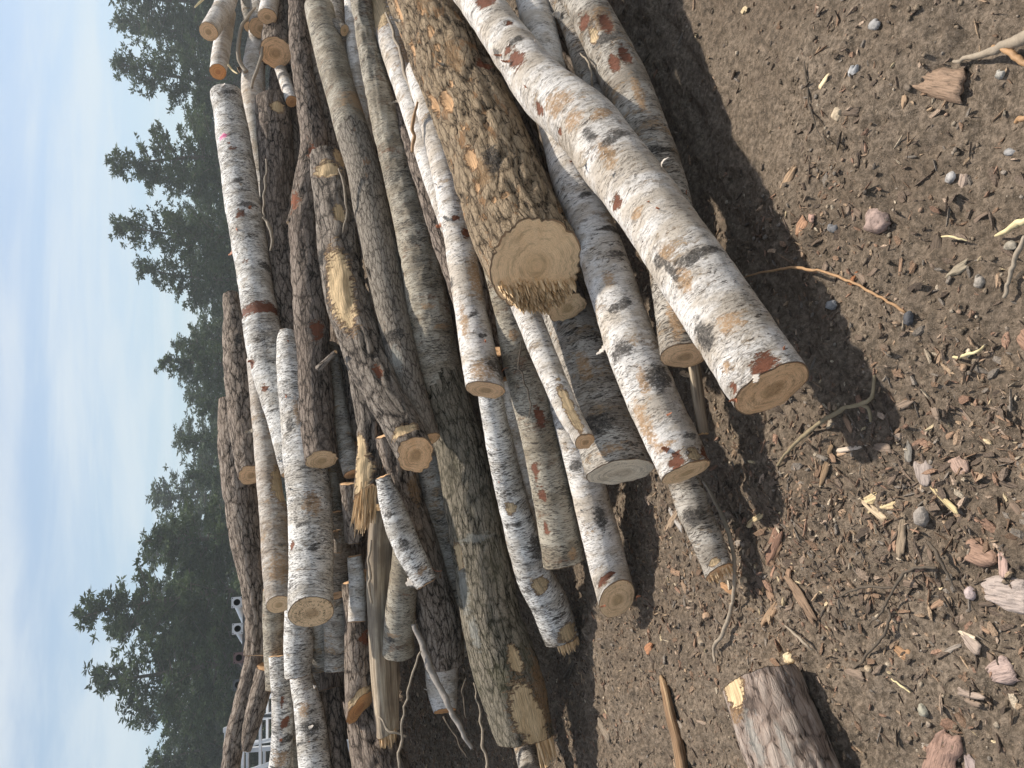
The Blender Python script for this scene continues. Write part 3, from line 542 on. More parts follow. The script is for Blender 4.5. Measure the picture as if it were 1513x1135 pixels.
for a in [('L1',985,265,26,1.2,None,.3,2.6),('L1',1130,572,26,2.6,None,.45,1.6),('L1',1092,600,14,.3,M_REDB,.6,2.),('L1',1163,540,10,.2,M_REDB,.6,2.),('L1',876,255,20,1.9,M_TWIG,.5,1.6),
 ('L1',770,112,16,.8,M_REDB,.3,2.),('L1',752,100,14,.5,M_REDB,.3,2.2),('L2',884,512,24,1.7,None,.5,1.4),('L2',990,672,14,.4,M_REDB,.7,1.7),('L11',652,334,16,1.4,M_REDB,.5,4.),('L11',664,336,12,.3,None,.6,2.5),
 ('L11',741,553,16,.2,M_REDB,.7,2.),('L27',373,322,12,.4,M_REDB,.5,3.),('L27',376,540,9,.8,M_REDB,.6,3.5),('L27',396,583,9,.2,M_REDB,.6,3.),('L27',338,370,14,1.6,M_REDB,.6,1.6),('L19',603,862,30,1.5,None,.8,1.1),('L19',640,838,18,2.6,M_REDB,.3,1.6),
 ('L3b',832,30,14,.6,None,.9,2.),('L4',600,52,20,.2,M_TWIG,.3,1.8),('L4',678,140,14,1.,M_TWIG,.4,2.),('L42',466,1015,14,1.5,None,.7,1.8),('L17b',634,1020,10,1.,None,.3,1.2),('L12',588,150,16,.4,M_TWIG,.3,2.),('L8',938,882,14,.6,M_REDB,.5,2.),('L39',377,640,14,1.4,M_TWIG,.5,2.)]:
    curl(*a)
gc_=np.random.default_rng(21)
for key,n_ in (('L1',9),('L2',6),('L11',4),('L27',6),('L29',5),('L42',4),('L9',5),('L43',3),('L8',4),('L3',3)):
    g_=LG[key];ok_=np.where((g_['PX'][:,1]>0)&(g_['PX'][:,1]<1120))[0]
    for q_ in range(n_):
        i_=int(gc_.choice(ok_));w_=g_['R'][i_]*FPX/g_['D'][i_];tx=g_['PX'][min(i_+2,len(g_['PX'])-1)]-g_['PX'][max(i_-2,0)];tx=tx/(np.hypot(*tx)+1e-6);u_=gc_.uniform(-.8,.8)
        curl(key,g_['PX'][i_,0]-tx[1]*w_*u_,g_['PX'][i_,1]+tx[0]*w_*u_,gc_.uniform(5,11),1.57+gc_.normal(0,.25)+(3.14 if q_%2 else 0),None if q_%3 else M_REDB,gc_.uniform(.25,.8),gc_.uniform(.7,2.2))
# stub of the smooth grey log
def stub(key,px0,py0,px1,py1,r0,r1,mat='sg'):
    g=LG[key];i=int(np.hypot(g['PX'][:,0]-px0,g['PX'][:,1]-py0).argmin());D=g['D'][i]
    a=unproj(px0,py0,D-g['R'][i]*.35);b=unproj(px1,py1,D-g['R'][i]*.9);P=np.linspace(a,b,6)
    V,F,lc=tube(P,np.linspace(r0,r1,6)*D/FPX,14,.12);z=np.zeros((len(V),4))
    ob=build('branch_stub',V,F[:-1],BM[mat],g['em'],attrs={'lc':('FLOAT_VECTOR',lc),'h':('FLOAT',np.full(len(V),.6)),'mk1':('FLOAT_COLOR',z),'mk2':('FLOAT_COLOR',z)})
    t=nrm(P[-1]-P[-2]);c=V[-14:];V2=np.vstack([c+t*.001,c.mean(0)+t*.002]);L0=lc[-14:]-lc[-14:].mean(0)
    mesh=mesh_obj('cut_end',V2-np.array(g['em'].location),[np.array([14,k,(k+1)%14]) for k in range(14)],EM['yel'],ob,attrs={'ec':('FLOAT_VECTOR',np.vstack([np.c_[L0[:,:2],np.ones(14)],[0,0,0]]))})
stub('L23',492,38,509,45,11,8);stub('L30',392,90,352,104,6,4,'db');stub('L22',437,305,428,330,6,5,'db');stub('L38a',345,500,352,512,6,6,'rb');stub('L21',470,545,496,520,5,3,'kb')
# twigs over the pile
def stick(name,pts,label,cat,mat,group=None,off=.0,rough=.15,nt=8):
    a=np.array(pts,float);S=catmull(a,len(a)*8);X=unproj(S[:,0],S[:,1],S[:,3]);r=S[:,2]/2*S[:,3]/FPX*(1+.3*(vn(np.c_[S[:,:2]/8.,S[:,0]*0])-.5));X=X+(np.stack([vn(np.c_[S[:,:2]/12.,S[:,0]*0+q]) for q in (1,5,9)],1)-.5)*.02
    em=X[0];V,F,lc=tube(X,r,nt,rough);return tag(mesh_obj(name,V,F,mat,None,attrs={'lc':('FLOAT_VECTOR',lc)},loc=em),label,cat,group)
TW='thin twigs caught in the heap'
stick('branch',[(612,922,7,4.18),(632,975,10,4.12),(655,1025,9,4.05),(680,1075,7,4.0),(697,1108,5,3.98)],"speckled birch branch slanting from the cut green log down to the soil",'branch',M_BTW)
stick('twig',[(622,962,2.5,4.1),(612,990,3,4.1),(600,1035,3,4.15),(592,1100,4,4.2),(588,1150,4,4.2)],"straight grey twig hanging below the birch branch by the split wood",'twig',M_TWIG,TW)
stick('twig',[(770,505,1.5,3.1),(768,540,2,3.1),(776,560,2,3.1),(781,600,2,3.12),(782,620,1.5,3.12)],"fine dark hanging twig against the greenish birch log",'twig',M_DKT,TW)
stick('twig',[(392,236,2,5.4),(393,262,3,5.35),(390,290,3,5.35),(391,320,2.5,5.3)],"bent pale twig in front of the rough blunt log",'twig',M_TWIG,TW)
stick('twig',[(378,12,3,6.0),(360,35,5,5.9),(352,70,6,5.9),(356,95,6,5.9),(364,108,8,5.9)],"forked pale branch piece beside the white birch near the top edge",'twig',M_TWIG,TW)
stick('twig',[(336,96,3,5.85),(344,104,3,5.85),(352,110,2,5.8)],"short white twig sticking out under the hanging birch",'twig',M_STR,TW)
stick('twig',[(388,320,3,5.1),(398,335,5,5.1),(403,350,4,5.1),(398,372,3,5.1)],"broken splinter twig lying on the crest beside the pink marked birch",'twig',M_TWIG,TW)
stick('twig',[(540,395,3,4.3),(553,420,4,4.25),(562,455,3,4.2),(570,500,2,4.2)],"dark crooked twig in the gap right of the stripped yellow patch",'twig',M_DKT,TW)
stick('twig',[(858,78,2,2.8),(870,88,3,2.75),(876,120,3,2.75),(878,150,2,2.8)],"curved thin twig across the slim birch at the right",'twig',M_TWIG,TW)
stick('twig',[(570,20,3,4.4),(585,60,5,4.2),(600,110,6,4.0),(612,150,4,3.95)],"pale dead strip of wood beside the rotten broken birch",'twig',M_TWIG,TW)
stick('twig',[(617,150,3,3.7),(612,185,5,3.7),(611,205,5,3.7),(608,225,4,3.7)],"orange brown strip of bark hanging left of the huge golden log",'twig',M_ORT,TW)
for k,(p,l,m_,ct) in enumerate([([(700,1010,2,4.15),(708,1050,3,4.1),(714,1100,4,4.05),(722,1150,4,4.0)],"long pale splinter dangling beside the mossy log's left flank near the lower edge",M_TWIG,'splinter'),
 ([(655,1060,3,4.3),(672,1085,3,4.25),(690,1120,3,4.2)],"thin dark twig below the bare pale birch end",M_DKT,'twig'),([(560,1060,3,4.3),(575,1080,4,4.25),(600,1088,3,4.25)],"small broken sliver crossing the frayed foot of the split log",M_TWIG,'splinter'),
 ([(690,1000,3,4.2),(684,1030,3,4.2),(690,1062,2,4.2)],"fine brown twig in the shade left of the mossy log",M_DKT,'twig'),([(548,800,3,4.25),(545,840,4,4.22),(550,890,3,4.2)],"grey sliver lying along the left edge of the split log",M_TWIG,'splinter'),
 ([(392,60,3,5.9),(384,90,5,5.8),(372,130,4,5.8)],"broken pale branch over the birch near the top of the heap",M_TWIG,'twig'),([(500,250,2,4.5),(512,300,3,4.45),(508,345,2,4.5)],"loose bark thread between the forked log and the smooth grey log",M_TWIG,'bark strip')]): stick('splinter' if ct=='splinter' else 'twig',p,l,ct,m_,TW)
stick('straw',[(305,-8,2,6),(297,2,3,6),(288,10,2,6)],"yellow straw stalk poking out above the jutting birch tip",'straw',M_STR)
# ---------- ground ----------
def grnd(px,py):
    px=np.asarray(px,float);py=np.asarray(py,float);d=Fv+((567.5-py)/FPX)[...,None]*Rv-((px-756.5)/FPX)[...,None]*Uv
    return CAM+d*(-CH/d[...,2])[...,None]
_bl=grnd(np.array([830.,845,900,965,945,900]),np.array([1060.,960,700,400,120,-60]));_o=_bl[:,0].argsort();_bx,_by=_bl[_o,0],_bl[_o,1]
_LS=[(np.c_[v['X'][::6]],v['R'][::6]) for v in LG.values()];_LX=np.vstack([a for a,_ in _LS]);_LR=np.concatenate([r for _,r in _LS])
def bank(x,y):
    """soil and bark heaped up under the logs, kept below every log"""
    d=(y-np.interp(x,_bx,_by)-.22-.3*np.clip((x+.4)/.6,0,1))*.72;h=np.clip(d*.85-.05,0,.95);h=h*np.clip((3.3-d)/1.2,0,1)*np.clip((6-np.abs(x))/2,0,1)
    sh=h.shape;h=h.ravel().copy();xf,yf=x.ravel(),y.ravel();ix=np.where(h>.001)[0]
    for c in np.array_split(ix,max(1,len(ix)//4000)):
        if not len(c): continue
        dd=np.hypot(xf[c][:,None]-_LX[None,:,0],yf[c][:,None]-_LX[None,:,1])
        lim=(_LX[None,:,2]-_LR[None]*1.08-.035+.55*dd).min(1);h[c]=np.minimum(h[c],np.maximum(lim,0))
    return h.reshape(sh)
def gz(x,y,fine=True):
    P=np.stack([x,y,np.zeros_like(x)],-1);n=(fbm(P*1.1+3,2)-.5)*.10
    far=np.clip((np.hypot(x,y-2.5)-8)/6,0,1)
    q=grnd(np.array([960.]),np.array([60.]))[0];lump=np.exp(-((x-q[0])**2+(y-q[1])**2)/.35)*.05
    sm=np.exp(-((x-1.7)**2+(y-2.2)**2)/1.2)   # driven-over smoother soil
    if fine:
        n=n+(fbm(P*6+1,3)-.5)*.05+np.clip(fbm(P*26+9,4)-.42,0,1)*.05*(1-.6*sm)+(fbm(P*60,3)-.5)*.016*(1-.5*sm)
        n=n+np.clip(fbm(P*18+50,3)-.60,0,1)*.16*np.clip(vn(P*1.3+20)-.25,0,1)
        rut=vn(np.stack([(x*.8+y*.6)*3.,(x*-.6+y*.8)*16,x*0],-1));n=n-np.clip(rut-.62,0,1)*.09*sm
    return (n-.045+lump)*(1-far)+bank(x,y)
def axis(lo,hi,st,far):
    c=np.arange(lo,hi+st/2,st);g=[];s=st;v=hi
    while v<far: s*=1.22;v+=s;g.append(v)
    g2=[];s=st;v=lo
    while v>-far: s*=1.22;v-=s;g2.append(v)
    return np.r_[g2[::-1],c,g]
gx=axis(-2.7,3.4,.013,700.);gy=axis(.7,5.4,.013,700.);GX,GY=np.meshgrid(gx,gy)
GZ=gz(GX,GY);nx,ny=len(gx),len(gy);k=np.arange(ny-1)[:,None]*nx+np.arange(nx-1)[None]
m,N=newmat('soil');gc=N.n('ShaderNodeTexCoord').outputs['Object']
a1=N.noise(gc,1.7,5,.6);a2=N.noise(gc,55.,6,.75);a3=N.noise(gc,11.,4,.6)
col=N.mix(N.ss(a1,.35,.65),(.235,.18,.132),(.33,.262,.198));col=N.mix(N.ss(a2,.35,.7),tuple(c*.5 for c in (.19,.15,.11)),col)
col=N.mix(N.math('MULTIPLY',N.ss(a3,.55,.7),.45),col,(.12,.09,.066))
vr=N.n('ShaderNodeTexVoronoi',{'Vector':gc,'Scale':260.,'Randomness':1.});sp=N.ss(N.n('ShaderNodeSeparateColor',{0:vr.outputs['Color']}).outputs[0],.86,.88)
sp=N.math('MULTIPLY',sp,N.math('SUBTRACT',1,N.ss(vr.outputs['Distance'],.25,.40)))
col=N.mix(N.math('MULTIPLY',sp,.7),col,N.mix(N.n('ShaderNodeSeparateColor',{0:vr.outputs['Color']}).outputs[1],(.16,.115,.08),(.46,.38,.29)))
h=N.math('MULTIPLY_ADD',sp,.3,N.math('MULTIPLY_ADD',a2,1.,N.math('MULTIPLY',a3,.5)))
N.bsdf(col,.92,h,.016,1.,.15);SOIL=m
o=mesh_obj('ground',np.stack([GX,GY,GZ],-1).reshape(-1,3),np.stack([k,k+1,k+nx+1,k+nx],-1).reshape(-1,4),SOIL);tag(o,'brown sandy soil with tyre scuffs and shade beside the log pile',kind='structure')
# ---------- litter ----------
m,N=newmat('litter');vc=N.attr('vc').outputs['Color'];lcn=N.attr('lc').outputs['Vector'];fb=N.noise(N.scale(lcn,(260,260,260)),1,3,.6)
col=N.mix(N.ss(fb,.3,.7),N.mix(.55,vc,(0,0,0)),vc);N.bsdf(col,.8,fb,.002,1.,.25);LIT=m
def to_px(X):
    q=X-CAM;d=q@Fv;return 756.5-FPX*(q@Uv)/d,567.5-FPX*(q@Rv)/d,d
def dens(px,py):
    """how much wood litter lies at a spot of ground (traced once, kept on the ground)"""
    g=lambda cx,cy,sx,sy:np.exp(-((px-cx)/sx)**2-((py-cy)/sy)**2)
    return np.clip(.14+.9*g(1320,760,190,170)+.6*g(1150,820,140,120)+.5*g(1420,620,120,150)+.35*g(960,780,60,120)+.3*g(1230,330,120,90)+.25*g(1420,1000,120,150)+1.2*g(650,1080,130,170),0,1)*np.where((py<300)&(px<1180),.25,1)
def scatter(n,use,seed,xr=(-2.8,3.4),yr=(.8,5.6)):
    g=np.random.default_rng(seed);x=g.uniform(*xr,n*3);y=g.uniform(*yr,n*3);z=gz(x,y);X=np.stack([x,y,z],-1);px,py,d=to_px(X)
    w=dens(px,py) if use else np.ones_like(px)*.8*np.where((py<260)&(px<1150),.2,1)
    ok=(g.random(n*3)<w)&(px>560);return x[ok][:n],y[ok][:n],z[ok][:n],g
PAL=1.25*np.array([(.20,.13,.085),(.13,.095,.07),(.30,.21,.14),(.26,.16,.11),(.36,.26,.17),(.08,.06,.045),(.36,.27,.20),(.20,.17,.14),(.50,.40,.25),(.24,.15,.10),(.16,.12,.09),(.46,.38,.28)])
PW=np.array([5,6,3,3,1.6,5,1.4,4,.6,.6,6,.8]);PW/=PW.sum()
def chips(name,n,seed,lo,hi,use=True,thick=(.08,.3),wide=(.12,.5)):
    x,y,z,g=scatter(n,use,seed);n=len(x);L=lo+(hi-lo)*g.random(n)**2.6;W=L*g.uniform(*wide,n);T=np.minimum(L*g.uniform(*thick,n),.006)
    a=g.uniform(0,6.283,n);tp=g.normal(0,.22,n);rl=g.normal(0,.4,n)
    base=np.array([(-1,-.5,0),(-.2,-1,0),(1,-.3,0),(.8,.5,0),(.1,1,0),(-.8,.6,0)]);base=np.vstack([base,base*[.86,.8,1]+[0,0,1]])
    B=base[None]+g.normal(0,.18,(n,12,3))*[1,1,.25];B=B*np.stack([L/2,W/2,T],1)[:,None]
    ca,sa=np.cos(a)[:,None],np.sin(a)[:,None];zz=B[...,2]+B[...,0]*tp[:,None]+B[...,1]*rl[:,None]
    V=np.stack([x[:,None]+B[...,0]*ca-B[...,1]*sa,y[:,None]+B[...,0]*sa+B[...,1]*ca,z[:,None]+zz+T[:,None]*.2],-1)
    f=[[6,7,8,9,10,11]]+[[i,(i+1)%6,6+(i+1)%6,6+i] for i in range(6)]
    F=[]
    top=(np.arange(n)[:,None]*12+np.array(f[0])[None]);F+=list(top)
    for q in f[1:]: F+=list(np.arange(n)[:,None]*12+np.array(q)[None])
    c=PAL[g.choice(len(PAL),n,p=PW)]*g.uniform(.7,1.15,(n,1));vc=np.c_[np.repeat(c,12,0),np.ones(n*12)]
    o=mesh_obj(name,V.reshape(-1,3),F,LIT,smooth=False,attrs={'vc':('FLOAT_COLOR',vc),'lc':('FLOAT_VECTOR',(V*[1,1,1]).reshape(-1,3))});return o
tag(chips('wood_litter',52000,1,.004,.026),'fine brown wood and bark litter strewn over the soil',kind='stuff')
tag(chips('wood_splinters',8000,5,.012,.06,wide=(.05,.12)),'thin splinters and needles strewn over the soil',kind='stuff')
tag(chips('bark_mulch',8500,2,.016,.05,wide=(.22,.55)),'loose bark mulch strewn over the soil',kind='stuff')
# pebbles
ico_v=None
def ico():
    t=(1+5**.5)/2;v=np.array([(-1,t,0),(1,t,0),(-1,-t,0),(1,-t,0),(0,-1,t),(0,1,t),(0,-1,-t),(0,1,-t),(t,0,-1),(t,0,1),(-t,0,-1),(-t,0,1)],float);f=[(0,11,5),(0,5,1),(0,1,7),(0,7,10),(0,10,11),(1,5,9),(5,11,4),(11,10,2),(10,7,6),(7,1,8),(3,9,4),(3,4,2),(3,2,6),(3,6,8),(3,8,9),(4,9,5),(2,4,11),(6,2,10),(8,6,7),(9,8,1)]
    v=list(nrm(v));F=[];mp={}
    def mid(a,b):
        k=(min(a,b),max(a,b))
        if k not in mp: mp[k]=len(v);v.append(nrm(v[a]+v[b]))
        return mp[k]
    for a,b,c in f:
        x,y_,z=mid(a,b),mid(b,c),mid(c,a);F+=[(a,x,z),(b,y_,x),(c,z,y_),(x,y_,z)]
    return np.array(v),np.array(F)
IV,IF=ico()
SP=np.array([(.36,.32,.28),(.26,.22,.18),(.42,.36,.29),(.36,.27,.21),(.17,.15,.135),(.30,.28,.26),(.5,.45,.38),(.24,.18,.13)])
def pebbles(name,n,seed,lo,hi,pw,sink=.35,jit=.14):
    x,y,z,g=scatter(n,False,seed);n=len(x);s=lo+(hi-lo)*g.random(n)**pw
    V=IV[None]*(1+g.normal(0,jit,(n,42,1)))*np.stack([s/2*g.uniform(.8,1.3,n),s/2,s/2*g.uniform(.5,.9,n)],1)[:,None];a=g.uniform(0,6.3,n);ca,sa=np.cos(a)[:,None],np.sin(a)[:,None]
    V=np.stack([x[:,None]+V[...,0]*ca-V[...,1]*sa,y[:,None]+V[...,0]*sa+V[...,1]*ca,z[:,None]+V[...,2]+(s*sink*.4)[:,None]],-1)
    F=(np.arange(n)[:,None,None]*42+IF[None]).reshape(-1,3);return V,F,n,g
V,F,n,g=pebbles('p',7500,11,.003,.015,3,)
c=SP[g.integers(0,8,n)]*[1,.92,.82]*g.uniform(.6,1.1,(n,1));o=mesh_obj('gravel',V.reshape(-1,3),F,LIT,attrs={'vc':('FLOAT_COLOR',np.c_[np.repeat(c,42,0),np.ones(n*42)]),'lc':('FLOAT_VECTOR',V.reshape(-1,3))});tag(o,'small pebbles scattered in the soil',kind='stuff')
V,F,n,g=pebbles('c',14000,12,.003,.015,3,.2,.22)
c=np.array([(.22,.17,.12)])*g.uniform(.6,1.3,(n,1));o=mesh_obj('soil_crumbs',V.reshape(-1,3),F,LIT,attrs={'vc':('FLOAT_COLOR',np.c_[np.repeat(c,42,0),np.ones(n*42)]),'lc':('FLOAT_VECTOR',V.reshape(-1,3))});tag(o,'crumbled clods of brown soil',kind='stuff')
# individual ground pieces: (px,py,len,wid,angle deg in picture,color,kind,label)
def cmat(c,name): return flat(c,.8,name)
CM={}
def piece(px,py,L,W,ang,c,kind,label,cat,name,group=None,hgt=.25,seed=0):
    g=np.random.default_rng(int(px*7+py*13+seed));P=grnd(np.array([px]),np.array([py]))[0];q=np.array([math.cos(math.radians(ang)),math.sin(math.radians(ang))])
    e1=grnd(np.array([px+q[0]*L/2]),np.array([py+q[1]*L/2]))[0];e0=grnd(np.array([px-q[0]*L/2]),np.array([py-q[1]*L/2]))[0]
    d=e1-e0;Lm=np.linalg.norm(d);d/=Lm;D=(P-CAM)@Fv;Wm=W*D/FPX*1.25;s=np.array([-d[1],d[0],0]);n=18;m=11
    u,v=np.meshgrid(np.linspace(-1,1,n),np.linspace(-1,1,m),indexing='ij')
    sq=np.stack([u,v,u*0],-1)
    sk=g.uniform(-.5,.5);rx=u*np.sqrt(1-v*v/2*(.9 if kind=='stone' else .1))+(0 if kind=='stone' else sk*v*Wm/Lm+.10*(vn(np.stack([v*3.+9,u*0+seed,np.sign(u)*3.],-1))-.5)*np.abs(u)*2);ry=v*np.sqrt(1-u*u/2*(.9 if kind=='stone' else .15))*(1 if kind=='stone' else (1-.55*np.clip(u*np.sign(sk),0,1)**1.5))
    nn=fbm(np.stack([u*1.5,v*1.5,u*0+g.uniform(0,90)],-1),3)-.5;n2=fbm(np.stack([u*1.2,v*1.2,u*0+g.uniform(0,90)],-1),2)-.5
    X=rx*Lm/2*(1+nn*.7);Y=ry*Wm/2*(1+n2*.8)+ (n2*.5*Wm*.6)
    T=Wm*hgt*(1.5 if kind=='stone' else .55);ed=np.clip(1-np.maximum(np.abs(u),np.abs(v))**(2 if kind=='stone' else 6),0,1)**.5
    fibr=vn(np.stack([X*40,Y*260,X*0+5],-1))-.5 if kind!='stone' else vn(np.stack([X*60,Y*60,X*0],-1))-.5
    Z=T*ed+T*(.35 if kind=='stone' else 1.3)*fibr*ed+ (0 if kind=='stone' else T*.6*np.cos(v*1.4))
    top=P+d*X[...,None]+s*Y[...,None]+np.array([0,0,1])*(Z+gz(np.array([P[0]]),np.array([P[1]]))[0]+.002)[...,None]
    bot=top-np.array([0,0,1])*(Z*1.0+T*.12)[...,None]*(.95)
    i=np.arange(n-1)[:,None]*m+np.arange(m-1)[None];F=list(np.stack([i,i+m,i+m+1,i+1],-1).reshape(-1,4))
    o_=n*m;F+=list((np.stack([i,i+1,i+m+1,i+m],-1)+o_).reshape(-1,4))
    rim=[(a,0) for a in range(n)]+[(n-1,b) for b in range(1,m)]+[(a,m-1) for a in range(n-2,-1,-1)]+[(0,b) for b in range(m-2,0,-1)];ri=[a*m+b for a,b in rim]
    F+=[np.array([ri[k],ri[k-1],ri[k-1]+o_,ri[k]+o_]) for k in range(len(ri))]
    V=np.vstack([top.reshape(-1,3),bot.reshape(-1,3)]);lcv=np.c_[np.r_[Y.ravel(),Y.ravel()],V[:,2],np.r_[X.ravel(),X.ravel()]]
    key=tuple(c)+(kind,)
    if key not in CM:
        mm,N2=newmat('%s_surface'%name);co=N2.attr('lc').outputs['Vector'];sc=(180,180,18) if kind!='stone' else (60,60,60)
        f1=N2.noise(N2.scale(co,sc),1,4,.65);cc=N2.ramp(f1,[(.3,tuple(x*.35 for x in c)),(.5,c),(.75,tuple(min(1,x*1.3) for x in c))])
        N2.bsdf(cc,.8,f1,.004,1.,.25);CM[key]=mm
    o=mesh_obj(name,V,F,CM[key],None,attrs={'lc':('FLOAT_VECTOR',lcv)},loc=P);return tag(o,label,cat,group)
PK=(.42,.27,.21);BR=(.24,.15,.10);GY=(.30,.27,.23);TN=(.36,.25,.16);YL=(.52,.41,.24);WT=(.36,.42,.36);RS=(.30,.13,.06)
for a in [
(1360,118,78,34,10,(.26,.18,.125),'bark',"large rough brown bark chunk lying alone on the upper soil",'bark piece','bark_chunk'),
(1322,145,28,9,95,TN,'bark',"small broken stick end leaning on the large bark chunk",'wood chip','wood_chip'),
(1160,262,40,12,118,TN,'bark',"grey brown wood shard near the shadow of the front birch",'wood chip','wood_chip'),
(1286,328,32,26,0,(.29,.215,.185),'stone',"pinkish angular stone beside the orange twig",'stone','stone'),
(1184,334,26,14,115,(.36,.21,.13),'bark',"tan bark flake between the front birch and the pink stone",'bark piece','bark_chip'),
(1202,323,12,10,90,PK,'bark',"small pale pink flake next to the tan bark flake",'bark piece','bark_chip'),
(1228,337,14,11,30,(.15,.15,.155),'stone',"small blue grey stone near the pink stone",'stone','stone'),
(1365,361,34,13,100,(.10,.075,.055),'bark',"dark brown bark stub in the middle soil",'bark piece','bark_chip'),
(1403,398,34,13,150,(.26,.22,.16),'bark',"flat grey wood piece right of the dark bark stub",'wood chip','wood_chip'),
(1434,416,13,16,0,GY,'stone',"grey oval pebble below the flat grey wood piece",'stone','pebble'),
(1343,472,12,15,0,(.08,.08,.085),'stone',"dark pebble at the tip of the orange twig",'stone','pebble'),
(1222,451,15,11,10,(.25,.25,.25),'stone',"smooth grey pebble below the orange twig",'stone','pebble'),
(1478,363,18,10,0,(.28,.25,.20),'stone',"long oval pebble under the yellow splinter",'stone','pebble'),
(1456,116-10,12,12,0,(.36,.34,.3),'stone',"round grey pebble near the top right splinter",'stone','pebble'),
(1257,106,12,13,0,(.33,.33,.33),'stone',"light grey pebble left of the large bark chunk",'stone','pebble'),
(1282,35,14,13,0,(.3,.29,.28),'stone',"pale round stone close to the top edge",'stone','pebble'),
(1470,222,12,15,100,(.30,.29,.28),'stone',"bluish pebble at the far right below the splinter",'stone','pebble'),
(1388,262,13,12,0,(.40,.38,.36),'stone',"white round pebble beside broken pink flakes",'stone','pebble'),
(1400,268,24,12,100,(.32,.25,.20),'bark',"broken pink flake beside the white round pebble",'bark piece','bark_chip'),
(1232,170,14,13,40,(.42,.34,.24),'stone',"cream coloured stone left of the soil furrow",'stone','stone'),
(1470,880,66,44,10,(.36,.30,.265),'bark',"big pale pink flat bark flake at the right edge",'bark piece','bark_flake'),
(1422,878,14,16,0,(.42,.34,.32),'stone',"pale pink stone touching the big pale flake",'stone','stone'),
(1470,996,36,28,-15,(.36,.27,.235),'bark',"heart shaped pink bark flake in the lower right soil",'bark piece','bark_flake'),
(1428,950,34,16,50,(.34,.27,.22),'bark',"ridged pink bark flake above the heart shaped one",'bark piece','bark_flake'),
(1436,1026,38,9,15,(.32,.25,.20),'bark',"curved pink sliver below the ridged pink flake",'bark piece','bark_flake'),
(1390,1118,70,42,105,(.27,.175,.135),'bark',"thick reddish driftwood chunk at the lower edge",'driftwood','driftwood'),
(1428,1135,40,16,70,(.30,.24,.22),'bark',"grey bark slab behind the reddish driftwood chunk",'bark piece','bark_slab'),
(1365,1050,11,14,0,(.30,.28,.22),'stone',"grey green oval pebble in the open lower soil",'stone','pebble'),
(1328,966,26,14,35,(.30,.18,.10),'bark',"rusty brown bark bit below the forked twig",'bark piece','bark_chip'),
(1136,805,48,16,112,(.22,.13,.09),'bark',"dark red bark strip right of the curved pale root",'bark piece','bark_chip'),
(1110,768,28,8,140,YL,'bark',"bright yellow wood chip beside the curved pale root",'wood chip','wood_chip'),
(1279,737,26,14,150,YL,'bark',"bright yellow chip, left one of the pair in the mulch",'wood chip','wood_chip'),
(1304,747,28,9,165,YL,'bark',"bright yellow chip, right one of the pair in the mulch",'wood chip','wood_chip'),
(1279,754,44,9,40,(.46,.36,.24),'bark',"frayed straw coloured splinter under the yellow chips",'wood chip','wood_chip'),
(1388,740,50,8,45,(.5,.4,.22),'bark',"long curled yellow sliver in the mulch",'wood chip','wood_chip'),
(1248,663,44,6,170,(.48,.4,.32),'bark',"pale flat sliver below the curved green branch",'wood chip','wood_chip'),
(1215,690,66,9,105,(.22,.15,.09),'bark',"brown strip of bark under the curved green branch",'bark piece','bark_strip'),
(1326,790,60,12,95,(.26,.2,.14),'bark',"grey brown bark strip in the middle of the mulch",'bark piece','bark_strip'),
(1353,700,34,22,80,(.30,.25,.22),'bark',"shaggy grey bark lump in the mulch",'bark piece','bark_chip'),
(1400,690,30,22,60,(.34,.24,.19),'bark',"pinkish curled bark lump right of the shaggy one",'bark piece','bark_chip'),
(1435,822,44,28,20,(.28,.18,.13),'bark',"broad brown bark flake near the big pale one",'bark piece','bark_chip'),
(1475,833,38,10,85,(.42,.29,.24),'bark',"upright pink sliver beside the broad brown flake",'bark piece','bark_chip'),
(1353,765,18,22,0,(.26,.23,.2),'stone',"flat grey stone in the mulch",'stone','stone'),
(1331,664,38,10,85,(.22,.2,.17),'bark',"short grey stick end at the upper side of the mulch",'wood chip','wood_chip'),
(1503,500,26,28,40,(.26,.16,.11),'bark',"brown bark flake cut by the right edge",'bark piece','bark_chip'),
(1255,410,22,6,120,RS,'bark',"rusty stick end near the dark soil hollow",'wood chip','wood_chip'),
(986,770,44,10,120,(.30,.22,.15),'bark',"brown splinter between the grey stub log and the speckled birch",'wood chip','wood_chip'),
(990,768,36,8,60,(.34,.31,.28),'bark',"grey sliver crossing the brown splinter by the sunk birch",'wood chip','wood_chip'),
(1005,875,36,7,65,(.26,.18,.12),'bark',"thin brown chip below the sunk birch log",'wood chip','wood_chip'),
(952,957,14,10,130,(.35,.17,.09),'bark',"orange brown flake on the shaded soil",'bark piece','bark_chip'),
(1140,905,40,9,125,(.28,.19,.12),'bark',"narrow bark strip above the plated pine log",'bark piece','bark_strip'),
(1165,973,14,12,0,(.55,.46,.30),'stone',"cream chip just above the end of the plated pine log",'wood chip','wood_chip'),
(885,1080,34,12,60,(.20,.16,.12),'bark',"grey brown bark flake in the lower shaded soil",'bark piece','bark_chip'),
(1072,870,20,9,30,(.33,.19,.10),'bark',"orange chips at the broken foot of the sunk birch",'wood chip','wood_chip'),
(1128,830,60,10,128,(.17,.11,.07),'bark',"dark torn bark ribbon right of the root",'bark piece','bark_strip'),
(1178,880,80,12,58,(.22,.15,.10),'bark',"long torn bark ribbon running through the mulch",'bark piece','bark_strip'),
(1000,1075,40,7,50,(.24,.2,.16),'bark',"small grey sliver beside the long split stake",'wood chip','wood_chip')]:
    piece(*a,group='loose bits on the soil')
g=np.random.default_rng(77);SP=SP*[.92,.83,.70]
